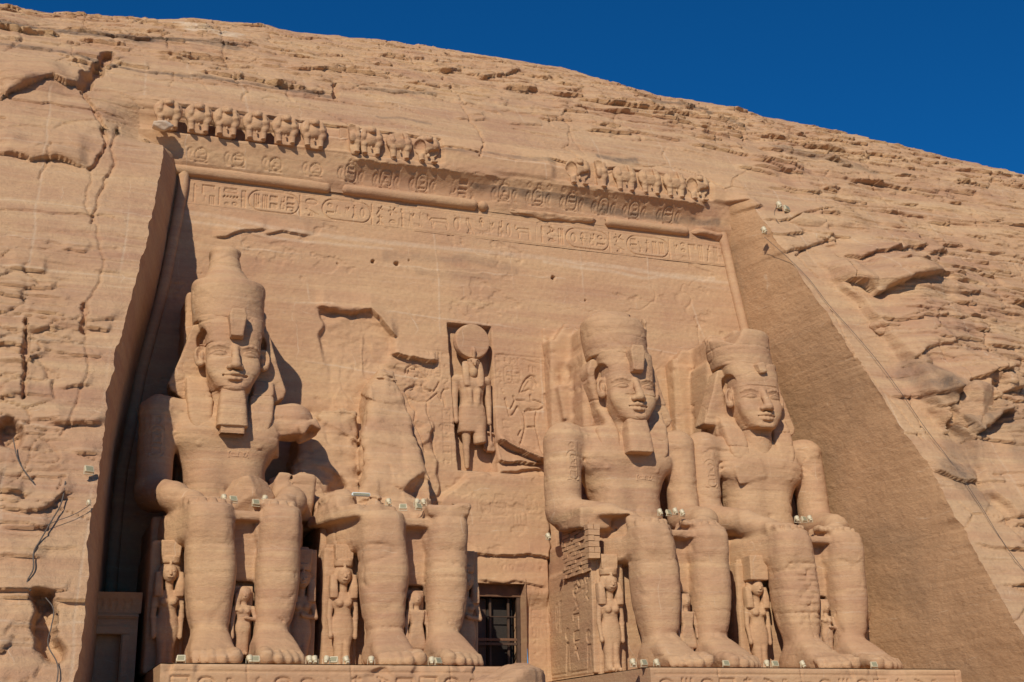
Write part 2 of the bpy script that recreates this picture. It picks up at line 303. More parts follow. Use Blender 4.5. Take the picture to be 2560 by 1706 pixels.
def lay(x, z, out, tint, only=None):
    for P, h, up in LEDGES:
        Q = np.array([on_cliff(*p) for p in P]); o = np.argsort(Q[:, 0]); Q = Q[o]
        sel = np.nonzero((x > Q[0, 0]-.8) & (x < Q[-1, 0]+.8) & (z > Q[:, 1].min()-1.2) & (z < Q[:, 1].max()+up*3.2))
        if len(sel[0]) == 0: continue
        xs, zs = x[sel], z[sel]
        wob = .12*noise(xs*1.1, zs*.8+h*9, s=91)+.05*noise(xs*2.1, zs*2.5+h*5, s=92)
        d = zs-np.interp(xs, Q[:, 0], Q[:, 1])-wob
        end = sst(Q[0, 0]-.35, Q[0, 0]+.25, xs+.2*noise(zs*2, zs*0, s=93))*sst(Q[-1, 0]+.35, Q[-1, 0]-.25, xs+.2*noise(zs*2, zs*0, s=94))
        g = np.where(d > 0, (sst(0, .06, d)*.75+.25*sst(.0, .35, d))*np.exp(-(d/up)**1.6), 0)*(.75+.35*noise(xs*.9, zs*1.3, s=95))
        under = np.where(d < 0, np.exp(d/.18), np.exp(-d/.02))*.25
        out[sel] += h*g*end-h*.45*under*end*sst(.1, -.02, d)
    rg = random.Random(7)
    for k in range(900):
        xc, zc = (rg.uniform(-22, 60), rg.uniform(33.5, 47)) if k < 470 else (rg.uniform(35, 62), rg.uniform(2, 36))
        if k > 800: xc, zc = rg.uniform(-18, -6.5), rg.uniform(-4, 19)
        if xc < jr(zc)+2.5 and zc < 31 and xc > jl(zc)-.4: continue
        L = rg.choice([rg.uniform(.4, 1.4), rg.uniform(.6, 3.6)])*(1.25 if zc > 36 else 1); hh = rg.uniform(.06, .42)*min(1, .5+L*.25); up = rg.uniform(.18, .7)
        sel = np.nonzero((x > xc-L) & (x < xc+L) & (z > zc-1.) & (z < zc+up*2.5+.4))
        if len(sel[0]) == 0: continue
        xs, zs = x[sel], z[sel]; tl = rg.uniform(-.12, .12)
        d = zs-zc-tl*(xs-xc)-.14*noise(xs*.9, zs*.7+k, s=191)-.04*noise(xs*2.2, zs*2.4+k, s=192)
        e0 = xs-xc+.25*noise(zs*1.7, zs*0+k, s=193); end = sst(-L/2-.25*L, -L/2+.1, e0)*sst(L/2+.12, L/2-.08, e0)
        out[sel] += end*(hh*sst(-.01, .06, d)*np.exp(-(np.maximum(d, 0)/up)**1.5)-hh*.4*np.exp(np.minimum(d, 0)/.2)*(d < .02))
    for P, w, dep in CRACKS:
        Q = [on_cliff(*p) for p in P]; A = np.array(Q)
        sel = np.nonzero((x > A[:, 0].min()-1) & (x < A[:, 0].max()+1) & (z > A[:, 1].min()-1) & (z < A[:, 1].max()+1))
        if len(sel[0]) == 0: continue
        xs, zs = x[sel], z[sel]
        d = pdist(xs+.10*noise(xs*2.2, zs*2.2, s=96)+.05*noise(xs*6, zs*6, s=98), zs+.10*noise(xs*2.2, zs*2.2, s=97), Q)
        out[sel] -= dep*sst(1.25, .55, d/w)
    for k in range(150):
        xc, zc = (rg.uniform(-20, 60), rg.uniform(31.5, 47)) if k < 90 else (rg.uniform(34, 60), rg.uniform(0, 34)) if k < 125 else (rg.uniform(-18, -5), rg.uniform(-4, 30))
        if xc < jr(zc)+1.2 and zc < 31 and xc > jl(zc)-.3: continue
        n = rg.randint(3, 7); st = rg.uniform(.6, 1.6); P = [(xc, zc)]; vert = rg.random() < .2
        for _ in range(n): P.append((P[-1][0]+(st if not vert else rg.uniform(-.4, .4)), P[-1][1]+(rg.uniform(-.16, .16) if not vert else -st*.7)))
        if P[-1][1] < 31.3 and jl(P[-1][1])-.3 < P[-1][0] < jr(P[-1][1])+1: continue
        A = np.array(P); sel = np.nonzero((x > A[:, 0].min()-.6) & (x < A[:, 0].max()+.6) & (z > A[:, 1].min()-.6) & (z < A[:, 1].max()+.6))
        if len(sel[0]) == 0: continue
        xs, zs = x[sel], z[sel]; d = pdist(xs+.1*noise(xs*2, zs*2, s=196), zs+.12*noise(xs*1.7, zs*2, s=197), P); w = rg.uniform(.045, .09)
        out[sel] -= rg.uniform(.08, .25)*sst(1.3, .5, d/w)
    # natural rock standing out beyond the dressed strip on the right
    Q = np.array([on_cliff(*p) for p in [(1850, 575), (1905, 640), (1950, 690), (2010, 755), (2070, 835), (2105, 915), (2145, 965), (2205, 1010), (2240, 1100), (2330, 1230)]]); o = np.argsort(Q[:, 1])
    xl = np.interp(z, Q[o, 1], Q[o, 0], left=1e3, right=1e3)+.25*noise(z*.9, z*0, s=198)+.1*noise(z*3, z*0, s=199)
    out += np.where((z > Q[:, 1].min()) & (z < Q[:, 1].max()), (.75+.4*noise(x*.3, z*.5, s=200))*sst(0, .35, x-xl)*sst(12, 4, x-xl)*sst(Q[:, 1].max(), Q[:, 1].max()-2.5, z)*sst(Q[:, 1].min(), Q[:, 1].min()+2, z), 0)
    for px, py, rx_, rz2, h in [(2010, 610, 3.6, 1.8, .9), (2030, 650, 4.2, 1.6, .9), (2120, 790, 3., 1.6, .6), (2140, 900, 2.2, 1.5, .8), (2230, 860, 2.6, 1.4, .8), (2300, 960, 2.5, 2.2, .7), (1900, 500, 3.2, 1.2, .5), (1760, 385, 2.6, 1.2, .5), (60, 170, 3., 1.6, .6), (2250, 690, 3.5, 1.5, .5)]:
        q = on_cliff(px, py); d = np.hypot((x-q[0])/rx_, (z-q[1])/rz2)+.25*noise(x*.6, z*.8, s=205); out += h*sst(1.1, .25, d)
    # grey weathered seams and pale fresh breaks, both with a shape of their own
    for P, w, v in [([(0, 55), (100, 62), (180, 75), (260, 82), (330, 92), (420, 88), (500, 98), (540, 108)], .55, 1.), ([(0, 98), (150, 122), (250, 152), (390, 170), (540, 190), (660, 205), (760, 222)], .22, .9),
                    ([(415, 55), (450, 62), (500, 72), (540, 78)], .8, -1.2), ([(830, 205), (1000, 222)], .2, .7), ([(870, 268), (990, 285)], .15, .6), ([(980, 335), (1120, 352), (1280, 372)], .15, .6), ([(1380, 360), (1460, 370)], .35, .9),
                    ([(1500, 235), (1560, 245), (1620, 258), (1700, 300)], .35, .8), ([(1780, 345), (1900, 372), (2000, 400)], .5, .6), ([(2080, 860), (2150, 900), (2190, 960), (2210, 1080)], .9, .55), ([(2180, 1080), (2260, 1150)], .7, .6), ([(2120, 905), (2140, 930)], .6, .5), ([(2230, 960), (2330, 1010), (2353, 1080)], 1.2, .45)]:
        Q = [on_cliff(*p) for p in P]
        d = pdist(x+.3*noise(x*.7, z*.9, s=101), z+.22*noise(x*.8, z*1.3, s=102), Q); np.copyto(tint, tint+v*sst(1.2, .5, d/w))
    # pale saw joints on the dressed rock
    jo = np.zeros(x.shape, f4)
    for kx in range(-3, 16):
        xc = -9.5+kx*3.6+.5*math.sin(kx*2.1)
        d = np.abs(x-xc-.06*(z-20)*math.sin(kx*1.3)-.1*noise(z*.8, z*0+kx, s=103)); jo = np.maximum(jo, sst(.07, .02, d)*sst(.0, .4, noise(z*.25, z*0+kx*3, s=104)+.2))
    for kz in range(0, 10):
        zc = 1.2+kz*4.1; d = np.abs(z-zc-.1*noise(x*.5, x*0+kz, s=105)); jo = np.maximum(jo, sst(.06, .02, d)*sst(.1, .5, noise(x*.2, x*0+kz*3, s=106)+.1))
    np.copyto(tint, tint-.5*jo*sst(38, 34, z)); out -= .02*jo
    return out, tint
ZT = 31.2                       # the facade's own stone fills the face below this height
def cliff():
    zs = np.concatenate([np.arange(-6, 0, .12), np.arange(0, 31.2, .075), np.arange(31.2, 51, .085)])
    a = np.linspace(-24, 0, 250); nl = 235; nm = 470; nr = 470
    tl = np.linspace(0, 1, nl)**.85; tr = np.linspace(0, 1, nr)**1.25; tm = np.linspace(0, 1, nm)[1:-1]
    Z = zs[None, :]; JL, JR = jl(zs)[None, :], jr(zs)[None, :]
    # chipped arris
    ch = lambda s: np.maximum(0, noise(zs*.9, zs*0, s=s)-.25)*.22+.035*noise(zs*2.6, zs*0, s=s+1)+.02*noise(zs*7, zs*0, s=s+2)
    JL = JL-ch(201)[None]; JR = JR+ch(207)[None]
    X = np.concatenate([-22+(JL+22)*tl[:, None], JL+(JR-JL)*tm[:, None], JR+(72-JR)*tr[:, None]], 0).astype(f4); Zg = np.broadcast_to(Z, X.shape).astype(f4)
    out, tint = cliff_disp(X, Zg); out, tint = lay(X, Zg, out, tint)
    near = np.minimum(np.abs(X-JL), np.abs(X-JR))
    out *= .35+.65*sst(.0, .9, near)*1.0 if False else 1
    Y = cliffY(X, Zg); Y -= out*.9; Zo = Zg+out*.35*0
    V = np.stack([X, Y, Zo], -1).reshape(-1, 3)
    nx, nz = X.shape; keep = np.ones((nx-1, nz-1), bool)
    kz = np.searchsorted(zs, ZT-.01); keep[nl-1:nl+nm-2, :kz] = False
    o = mk('cliff', V, grid_faces(nx, nz, keep), M_CLIFF, attr={'tint': tint.ravel()}); o['kind'] = 'structure'
    return zs[:kz+1], X[nl-1, :kz+1], Y[nl-1, :kz+1], X[nl+nm-2, :kz+1], Y[nl+nm-2, :kz+1], (X[nl-1:nl+nm-1, kz], Y[nl-1:nl+nm-1, kz])
JZ_, JLX, JLY, JRX, JRY, TOPROW = cliff()
# ------------------------------------------------------------------ carving on a height field
class Carve:
    def __init__(s, x0, x1, z0, z1, res):
        s.x = np.arange(x0, x1, res).astype(f4); s.z = np.arange(z0, z1, res).astype(f4); s.res = res
        s.X, s.Z = np.meshgrid(s.x, s.z, indexing='ij'); s.H = np.zeros(s.X.shape, f4); s.T = np.zeros(s.X.shape, f4); s.C = np.zeros(s.X.shape, f4)
    def win(s, xa, xb, za, zb):
        i = slice(max(0, int((xa-s.x[0])/s.res)), max(0, int((xb-s.x[0])/s.res)+2)); j = slice(max(0, int((za-s.z[0])/s.res)), max(0, int((zb-s.z[0])/s.res)+2))
        return i, j
    def stroke(s, P, w=.05, d=.06, taper=False):
        A = np.array(P); i, j = s.win(A[:, 0].min()-w*2, A[:, 0].max()+w*2, A[:, 1].min()-w*2, A[:, 1].max()+w*2)
        x, z = s.X[i, j], s.Z[i, j]
        if x.size == 0: return
        q = pdist(x, z, P); s.C[i, j] = np.minimum(s.C[i, j], -d*sst(w*1.25, w*.45, q))
    def fill(s, P, d=.08, bulge=.7, soft=None):
        """sunk relief: sharp cut edge, rounded body inside"""
        A = np.array(P); pad = .1; i, j = s.win(A[:, 0].min()-pad, A[:, 0].max()+pad, A[:, 1].min()-pad, A[:, 1].max()+pad)
        x, z = s.X[i, j], s.Z[i, j]
        if x.size == 0: return
        q = pdist(x, z, list(P)+[P[0]]); ins = inpoly(x, z, A); r = max(.02, np.max(np.where(ins, q, 0)))
        sd = np.where(ins, q, -q); body = d*(1-bulge*sst(0, 1, q/r))
        s.C[i, j] = np.minimum(s.C[i, j], np.where(ins, -body*sst(0, s.res*.9, sd), 0))
    def raise_(s, P, d, edge=.06, mode='add'):
        A = np.array(P); i, j = s.win(A[:, 0].min()-.3, A[:, 0].max()+.3, A[:, 1].min()-.3, A[:, 1].max()+.3)
        x, z = s.X[i, j], s.Z[i, j]; q = pdist(x, z, list(P)+[P[0]]); sd = np.where(inpoly(x, z, A), q, -q)
        s.H[i, j] += d*sst(-edge*.5, edge*.5, sd)
def inpoly(x, z, A):
    c = np.zeros(x.shape, bool); n = len(A)
    for k in range(n):
        ax, az = A[k]; bx, bz = A[(k+1) % n]
        if az == bz: continue
        c ^= ((az > z) != (bz > z)) & (x < (bx-ax)*(z-az)/(bz-az)+ax)
    return c
def circ(cx, cy, r, n=20, a0=0, a1=360, ry=None):
    ry = ry or r
    return [(cx+r*math.cos(R(a0+(a1-a0)*k/n)), cy+ry*math.sin(R(a0+(a1-a0)*k/n))) for k in range(n+1)]
# glyphs in a unit box: lists of ('s', polyline) grooves and ('f', polygon) sunk shapes
def zig(x0, x1, y, a=.05, n=7): return [(x0+(x1-x0)*k/n, y+(a if k % 2 else -a)) for k in range(n+1)]
GL = {
 'disk': [('f', circ(.5, .5, .42)[:-1])], 'ring': [('s', circ(.5, .5, .38)), ('f', circ(.5, .5, .12)[:-1])],
 'ankh': [('s', circ(.5, .76, .16, 14, ry=.22)), ('s', [(.5, .54), (.5, .02)]), ('s', [(.22, .5), (.78, .5)])],
 'reed': [('f', [(.4, .0), (.5, .0), (.52, .35), (.68, .75), (.6, 1), (.42, .8), (.36, .4)])],
 'knife': [('f', [(.1, .02), (.22, .0), (.85, .95), (.8, 1.), (.62, .85)])],
 'water': [('s', zig(.0, 1, .5, .16, 9))], 'water3': [('s', zig(.0, 1, .25, .08, 9)), ('s', zig(.0, 1, .5, .08, 9)), ('s', zig(.0, 1, .75, .08, 9))],
 'comb': [('s', [(.05, .45), (.95, .45)]), ('s', [(.05, .2), (.95, .2)]), ('s', [(.05, .2), (.05, .5)]), ('s', [(.95, .2), (.95, .5)])]+[('s', [(.1+.1*k, .5), (.1+.1*k, .85)]) for k in range(9)],
 'loaf': [('f', [(.1, .2)]+[(.5+.4*math.cos(R(180-15*k)), .2+.5*math.sin(R(180-15*k))) for k in range(13)])],
 'mouth': [('f', [(.0, .5), (.3, .68), (.5, .72), (.7, .68), (1, .5), (.7, .32), (.5, .28), (.3, .32)])],
 'bird': [('f', [(.05, .75), (.18, .88), (.32, .86), (.38, .7), (.6, .55), (1.0, .22), (.9, .16), (.62, .28), (.42, .28), (.28, .4), (.22, .62), (.16, .72)]), ('s', [(.42, .28), (.44, .02), (.3, .02)]), ('s', [(.54, .28), (.56, .02), (.44, .02)])],
 'owl': [('f', [(.2, .95), (.5, .98), (.55, .78), (.66, .6), (.85, .2), (.95, .0), (.8, .02), (.6, .25), (.4, .25), (.22, .5), (.18, .75)]), ('s', [(.42, .25), (.4, .02), (.28, .02)]), ('s', [(.55, .25), (.55, .02), (.45, .02)])],
 'falcon': [('f', [(.25, .9), (.4, 1.), (.55, .95), (.6, .75), (.78, .45), (.98, .02), (.85, .02), (.6, .3), (.45, .22), (.25, .45), (.3, .75), (.18, .8)]), ('s', [(.42, .25), (.3, .02)]), ('s', [(.52, .25), (.48, .02)])],
 'seat': [('f', circ(.5, .82, .14, 12)[:-1]), ('f', [(.35, .68), (.62, .68), (.66, .4), (.92, .36), (.95, .2), (.9, .0), (.2, .0), (.22, .3)]), ('s', [(.64, .58), (.85, .7), (.85, 1)])],
 'man': [('f', circ(.42, .9, .1, 10)[:-1]), ('f', [(.28, .8), (.56, .8), (.5, .45), (.62, .0), (.5, .0), (.42, .4), (.3, .0), (.18, .0), (.34, .45)]), ('s', [(.54, .76), (.75, .6), (.9, .8)])],
 'flag': [('s', [(.3, 0), (.3, 1)]), ('f', [(.34, .98), (.85, .88), (.85, .78), (.34, .7)])], 'pole': [('s', [(.5, 0), (.5, .95)])], 'poles': [('s', [(.2, 0), (.2, .95)]), ('s', [(.5, 0), (.5, .95)]), ('s', [(.8, 0), (.8, .95)])],
 'was': [('s', [(.5, .05), (.5, .85), (.3, 1), (.2, .85)]), ('s', [(.38, 0), (.5, .1), (.62, 0)])],
 'house': [('s', [(.05, .1), (.05, .8), (.95, .8), (.95, .1), (.65, .1)])], 'gate': [('s', [(.05, .0), (.05, .95), (.95, .95), (.95, .7)])],
 'cloth': [('s', [(.35, 0), (.35, .8), (.5, .98), (.65, .8), (.65, .45)])], 'snake': [('f', [(.0, .3), (.12, .42), (.2, .7), (.38, .95), (.5, .8), (.42, .5), (.6, .28), (.95, .2), (.98, .1), (.55, .12), (.3, .3), (.1, .2)])],
 'hoe': [('s', [(.1, .05), (.9, .6), (.35, .95)]), ('s', [(.45, .3), (.6, .85)])], 'basket': [('f', [(.0, .6), (1, .6), (.85, .3), (.65, .18), (.35, .18), (.15, .3)])],
 'fox': [('s', [(.5, 1), (.5, .4), (.2, .0)]), ('s', [(.5, .4), (.5, .0)]), ('s', [(.5, .4), (.8, .0)]), ('s', [(.3, .8), (.7, .8)])],
 'bull': [('f', [(.02, .95), (.12, .8), (.1, .6), (.2, .72), (.9, .75), (.98, .5), (.95, .05), (.85, .05), (.82, .4), (.35, .4), (.3, .05), (.2, .05), (.18, .45), (.05, .55), (.0, .75)])],
 'dots': [('f', circ(.3, .3, .14, 8)[:-1]), ('f', circ(.7, .3, .14, 8)[:-1])], 'feather': [('f', [(.4, .0), (.55, .0), (.58, .8), (.8, .9), (.7, 1), (.45, .95), (.38, .6)])],
 'axe': [('s', [(.2, 0), (.75, 1)]), ('s', [(.4, .75), (.8, .6)])], 'bee': [('f', [(.0, .5), (.25, .7), (.55, .65), (1., .35), (.9, .25), (.5, .35), (.2, .35)]), ('s', [(.45, .65), (.3, 1)]), ('s', [(.55, .65), (.75, 1)]), ('s', [(.4, .35), (.3, .05)])]}
def glyph(c, n, x, z, w, h, d=.07, sw=.045):
    for k, P in GL[n]:
        Q = [(x+px*w, z+pz*h) for px, pz in P]
        if k == 's': c.stroke(Q, sw, d)
        else: c.fill(Q, d)
def quad(c, names, x, z, w, h, d=.07, sw=.045):
    """stack glyphs in a column box, top to bottom; a tuple is a row"""
    n = len(names); hh = h/n
    for k, e in enumerate(names):
        zz = z+h-(k+1)*hh
        if isinstance(e, str): e = (e,)
        for q, m in enumerate(e): glyph(c, m, x+w*q/len(e)+w*.04, zz+hh*.06, w/len(e)*.9, hh*.88, d, sw)
def cartouche_h(c, x, z, w, h, cols, d=.06, sw=.04):
    r = h/2; P = [(x+r+r*math.cos(R(90+10*k)), z+r+r*math.sin(R(90+10*k))) for k in range(19)]+[(x+w-r+r*math.cos(R(-90+10*k)), z+r+r*math.sin(R(-90+10*k))) for k in range(19)]
    c.stroke(P+[P[0]], sw, d); c.stroke([(x+w+.06, z), (x+w+.06, z+h)], sw, d)
    cw = (w-.7*r)/len(cols)
    for k, e in enumerate(cols): quad(c, e, x+.35*r+k*cw, z+h*.14, cw*.92, h*.72, d, sw*.9)
def cartouche_v(c, x, z, w, h, rows, d=.06, sw=.04):
    r = w/2; P = [(x+r+r*math.cos(R(10*k)), z+h-r+r*math.sin(R(10*k))) for k in range(19)]+[(x+r+r*math.cos(R(180+10*k)), z+r+r*math.sin(R(180+10*k))) for k in range(19)]
    c.stroke(P+[P[0]], sw, d); c.stroke([(x, z-.05), (x+w, z-.05)], sw, d)
    quad(c, rows, x+w*.17, z+h*.1, w*.66, h*.8, d, sw*.85)
# ------------------------------------------------------------------ the rock-cut facade
FAC = thing('temple_facade', 'great rock-cut sandstone temple front with hieroglyph bands sunk in the cliff', 'temple facade', (14.25, 3.5, 0))
def fpart(name, V, F, m, attr=None, label=None):
    V = np.asarray(V, f4)-np.array([14.25, 3.5, 0], f4)
    o = mk(name, V, F, m, FAC, attr=attr)
    if label: o['label'] = label
    return o
def sheet(name, c, Yfun, m, mask=None, label=None):
    Y = Yfun(c.X, c.Z)-c.H-c.C
    V = np.stack([c.X, Y, c.Z], -1).reshape(-1, 3); keep = None
    if mask is not None: keep = mask(.5*(c.X[1:, 1:]+c.X[:-1, :-1]), .5*(c.Z[1:, 1:]+c.Z[:-1, :-1]))
    return fpart(name, V, grid_faces(*c.X.shape, keep), m, {'tint': c.T.ravel()}, label)
def rough_wall(c, amp=1., s=300):
    x, z = c.X, c.Z
    c.H += amp*(.05*fbm(x*.12, z*.2, o=3, s=s)+.018*fbm(x*1.1, z*2.2, o=3, s=s+1)+.010*noise(x*6, z*6, s=s+2))
    for k, sc in ((3, .12), (6, .22)):
        n = np.abs(noise(x*sc*.7+.1*noise(x*1.2, z*1.2, s=s+9), z*sc*1.2+.06*noise(x*3, z*3, s=s+10), s=s+k)); c.H -= .05*sst(.05*sc, 0, n)*sst(.15, .45, noise(x*.15, z*.2, s=s+k+1))
    c.H -= .05*amp*sst(.36, .44, fbm(x*.7, z*.9, o=5, s=s+11))
def wl(P): return [on_wall(*p) for p in P]
def zw(ox, oy, k): return lambda P: [on_wall((ox+x*k)*2353/2560, (oy+y*k)*2353/2560) for x, y in P]
def wledge(c, P, h, up, s=0, under=.35):
    Q = np.array(sorted(wl(P))); x, z = c.X, c.Z
    i, j = c.win(Q[0, 0]-.6, Q[-1, 0]+.6, Q[:, 1].min()-1, Q[:, 1].max()+up*3); xs, zs = x[i, j], z[i, j]
    d = zs-np.interp(xs, Q[:, 0], Q[:, 1])-.10*noise(xs*1.3, xs*0+s, s=95)-.03*noise(xs*3.2, zs*0+s, s=96)-.05*noise(xs*1.3, zs*3., s=97)
    end = sst(Q[0, 0]-.3, Q[0, 0]+.2, xs)*sst(Q[-1, 0]+.3, Q[-1, 0]-.2, xs)
    c.H[i, j] += end*(h*sst(0, .06, d)*np.exp(-(np.maximum(d, 0)/up)**1.6)-h*under*np.exp(np.minimum(d, 0)/.25)*(d < 0))
_n0 = on_wall(1040*.91914+275*.26369, 790*.91914+60*.26369); _n1 = on_wall(1040*.91914+652*.26369, 790*.91914+98*.26369); _n2 = on_wall(1040*.91914+370*.26369, 790*.91914+1340*.26369); _n3 = on_wall(1040*.91914+702*.26369, 790*.91914+1030*.26369)
NZ0, NZ1 = _n2[1], (_n0[1]+_n1[1])/2
def facade_wall():
    c = Carve(-5.6, 34.2, -5.2, 25.02, .052); x, z = c.X, c.Z
    rough_wall(c)
    for P, h, up in [([(498, 546), (540, 538), (606, 532)], .16, .7), ([(612, 540), (650, 534), (706, 541)], .14, .6), ([(735, 712), (780, 722), (850, 715), (905, 772)], .34, .8),
                     ([(905, 815), (940, 822), (1000, 833)], .45, .5), ([(1145, 1016), (1190, 1040), (1246, 1062)], .7, .4), ([(1255, 905), (1262, 880)], .1, .3)]:
        wledge(c, P, h, up, int(P[0][0]))
    # scar of the fallen upper body: rough rock, hollow above and swelling towards the lap
    sc = np.array(wl([(728, 708), (850, 716), (905, 770), (915, 812), (900, 835), (985, 860), (1010, 1120), (1000, 1200), (690, 1200), (688, 990), (702, 940), (765, 930), (738, 800)]))
    i, j = c.win(sc[:, 0].min()-.5, sc[:, 0].max()+.5, sc[:, 1].min()-.5, sc[:, 1].max()+.5); xs, zs = x[i, j], z[i, j]
    q = pdist(xs, zs, [tuple(p) for p in sc]+[tuple(sc[0])]); sd = np.where(inpoly(xs, zs, sc), q, -q)+.2*noise(xs*1.5, zs*1.5, s=311)
    e, idc = vor(xs*.55+.3*noise(xs, zs, s=312), zs*.5+.3*noise(xs, zs, s=314), 313)
    mm = sst(0, .3, sd); c.H[i, j] += mm*(-.22+.45*sst(19, 10, zs)+.16*(idc-.5)*sst(.0, .12, e)+.30*fbm(xs*.45, zs*.45, o=2, s=315)+.07*fbm(xs*2, zs*2.5, o=4, s=316))
    # wall below the niche stands proud in two broken steps
    lo = np.array(wl([(1000, 1150), (1070, 1092), (1110, 1086), (1150, 1088), (1245, 1092), (1262, 1100), (1262, 1400), (1000, 1400)]))
    i, j = c.win(lo[:, 0].min()-.5, lo[:, 0].max()+.5, lo[:, 1].min()-.5, lo[:, 1].max()+.5); xs, zs = x[i, j], z[i, j]
    q = pdist(xs, zs, [tuple(p) for p in lo]+[tuple(lo[0])]); sd = np.where(inpoly(xs, zs, lo), q, -q)+.12*noise(xs*2, zs*2, s=321)
    c.H[i, j] += .42*sst(-.05, .25, sd)*sst(3.6, 4.6, zs)
    for P, h, up in [([(1092, 1062), (1140, 1060), (1180, 1066), (1248, 1064)], .36, .4), ([(1092, 1080), (1140, 1086), (1245, 1080)], .2, .3), ([(1080, 1278), (1130, 1282), (1200, 1280), (1262, 1288)], .22, .6), ([(1100, 1338), (1150, 1345), (1195, 1340), (1240, 1348)], .12, .4)]:
        wledge(c, P, h, up, int(P[0][1]))
    # putlog holes
    for px, pz, r in [(857, 601, .13), (912, 606, .15), (1272, 638, .14), (1346, 690, .07), (940, 598, .06), (775, 605, .05)]:
        X0, Z0 = on_wall(px, pz); d = np.hypot(x-X0+.03*noise(x*9, z*9, s=5), z-Z0); c.H -= .35*sst(r*1.1, r*.6, d)
    # saw joints from the lifting of the temple, patched with pale mortar
    for P in [[(985, 470), (1005, 600), (1012, 770)], [(820, 560), (826, 700)], [(1168, 560), (1190, 740)], [(600, 690), (760, 700), (1000, 730), (1250, 762), (1360, 778), (1600, 820)], [(700, 830), (960, 870)], [(1590, 700), (1625, 800), (1640, 850)], [(470, 560), (740, 590), (1000, 620), (1300, 640)],
              [(1240, 770), (1246, 900), (1250, 1050)], [(1330, 560), (1345, 690)], [(700, 600), (712, 690)], [(1480, 520), (1500, 740)], [(1050, 930), (1130, 935), (1250, 945)]]:
        Q = wl(P); d = pdist(x+.05*noise(x*1.5, z*1.5, s=41), z+.05*noise(x*1.5, z*1.5, s=42), Q); k = sst(.07, .02, d)*sst(-.5, .3, noise(x*.6, z*.6, s=43)); c.T -= .5*k; c.H += .012*k
    # stone beds of another colour
    for P, w, v in [([(900, 590), (1000, 590), (1120, 600), (1180, 618)], .35, .35), ([(560, 480), (760, 520)], .3, .25), ([(960, 625), (1120, 632)], .3, .3)]:
        d = pdist(x+.3*noise(x*.8, z, s=45), z+.15*noise(x*.8, z*1.4, s=46), wl(P)); c.T += v*sst(1.2, .3, d/w)
    for P, w in [([(400, 480), (560, 510), (760, 545), (1000, 572), (1250, 590), (1400, 615), (1640, 640)], .16), ([(430, 505), (700, 555), (900, 575)], .1), ([(1250, 600), (1480, 640), (1520, 632), (1680, 652)], .12)]:
        d = pdist(x, z+.12*noise(x*.35, z*.2, s=47), wl(P)); c.T -= .45*sst(1.3, .3, d/w)
    # kings worshipping on either side of the niche, and their columns of text
    A = zw(1040, 790, .28689)
    B = zw(830, 550, .38265)
    def S(P, w=.045, d=.07): c.stroke(A(P), w, d)
    for P in [[(905, 665), (935, 590), (965, 545), (1000, 522), (1035, 530), (1050, 560), (1065, 590)], [(965, 548), (1005, 545), (1035, 580), (1058, 605)], [(905, 668), (950, 655), (990, 640), (1020, 655)], [(1000, 690), (1005, 728)], [(870, 735), (950, 735)], [(1005, 730), (1060, 745), (1105, 765), (1115, 795), (1085, 810), (1050, 820)], [(950, 830), (1050, 815)],
              [(890, 790), (930, 830), (950, 880), (955, 950), (945, 1010), (925, 1080), (900, 1140)], [(1060, 820), (1042, 900), (1050, 980), (1075, 1090), (1095, 1200)], [(955, 970), (1040, 965)], [(860, 745), (845, 780), (825, 810)], [(780, 720), (800, 800), (818, 872), (850, 855), (885, 790)], [(868, 735), (850, 700)], [(915, 1000), (895, 1040)]]:
        S(P, .055, .11)
    c.fill(A([(915, 668), (950, 600), (985, 552), (1020, 555), (1040, 600), (1020, 650), (985, 645), (960, 690), (935, 690)]), .06, .9); c.fill(A([(895, 745), (1000, 735), (1095, 770), (1080, 800), (1000, 818), (955, 828), (905, 785)]), .05, .9)
    for P in [[(485, 1000), (490, 965), (520, 950), (560, 965), (590, 1005), (630, 1050)], [(500, 1000), (510, 970), (545, 975)], [(545, 1020), (610, 1035)], [(560, 1075), (520, 1090), (485, 1105), (480, 1120)], [(480, 1110), (520, 1110), (560, 1085)], [(600, 1105), (665, 1122), (690, 1085), (700, 1060)], [(480, 1120), (500, 1160), (560, 1185), (625, 1185), (690, 1130)], [(500, 1170), (520, 1220), (545, 1250), (540, 1310)], [(625, 1190), (620, 1260), (640, 1330), (660, 1420), (665, 1520), (680, 1568)], [(545, 1250), (530, 1320), (570, 1420), (600, 1520)], [(690, 1140), (715, 1180), (720, 1130), (735, 1105), (760, 1105)], [(725, 1130), (740, 1220)], [(590, 1075), (600, 1110)]]:
        c.stroke(B(P), .055, .11)
    c.fill(B([(490, 1000), (545, 960), (600, 1020), (625, 1055), (600, 1080), (590, 1110), (560, 1110), (555, 1060)]), .06, .9); c.fill(B([(490, 1120), (560, 1095), (600, 1110), (665, 1130), (620, 1180), (540, 1180)]), .05, .9)
    def col(x0, z1, w, names, h=.55, d=.05, sw=.03, frame=True):
        zz = z1
        for n in names:
            quad(c, (n,), x0, zz-h, w, h*.9, d, sw); zz -= h
        if frame:
            c.stroke([(x0-.08, z1+.05), (x0-.08, zz)], .02, .03); c.stroke([(x0+w+.08, z1+.05), (x0+w+.08, zz)], .02, .03)
    def at(zx, zy): return A([(zx, zy)])[0]
    def grp(zx0, zy0, zx1, zy1, names, d=.05, sw=.032):
        a = at(zx0, zy1); b = at(zx1, zy0); quad(c, names, a[0], a[1], b[0]-a[0], b[1]-a[1], d, sw)
    def cart(zx0, zy0, zx1, zy1, rows):
        a = at(zx0, zy1); b = at(zx1, zy0); cartouche_v(c, a[0], a[1], b[0]-a[0], b[1]-a[1], rows, .05, .032)
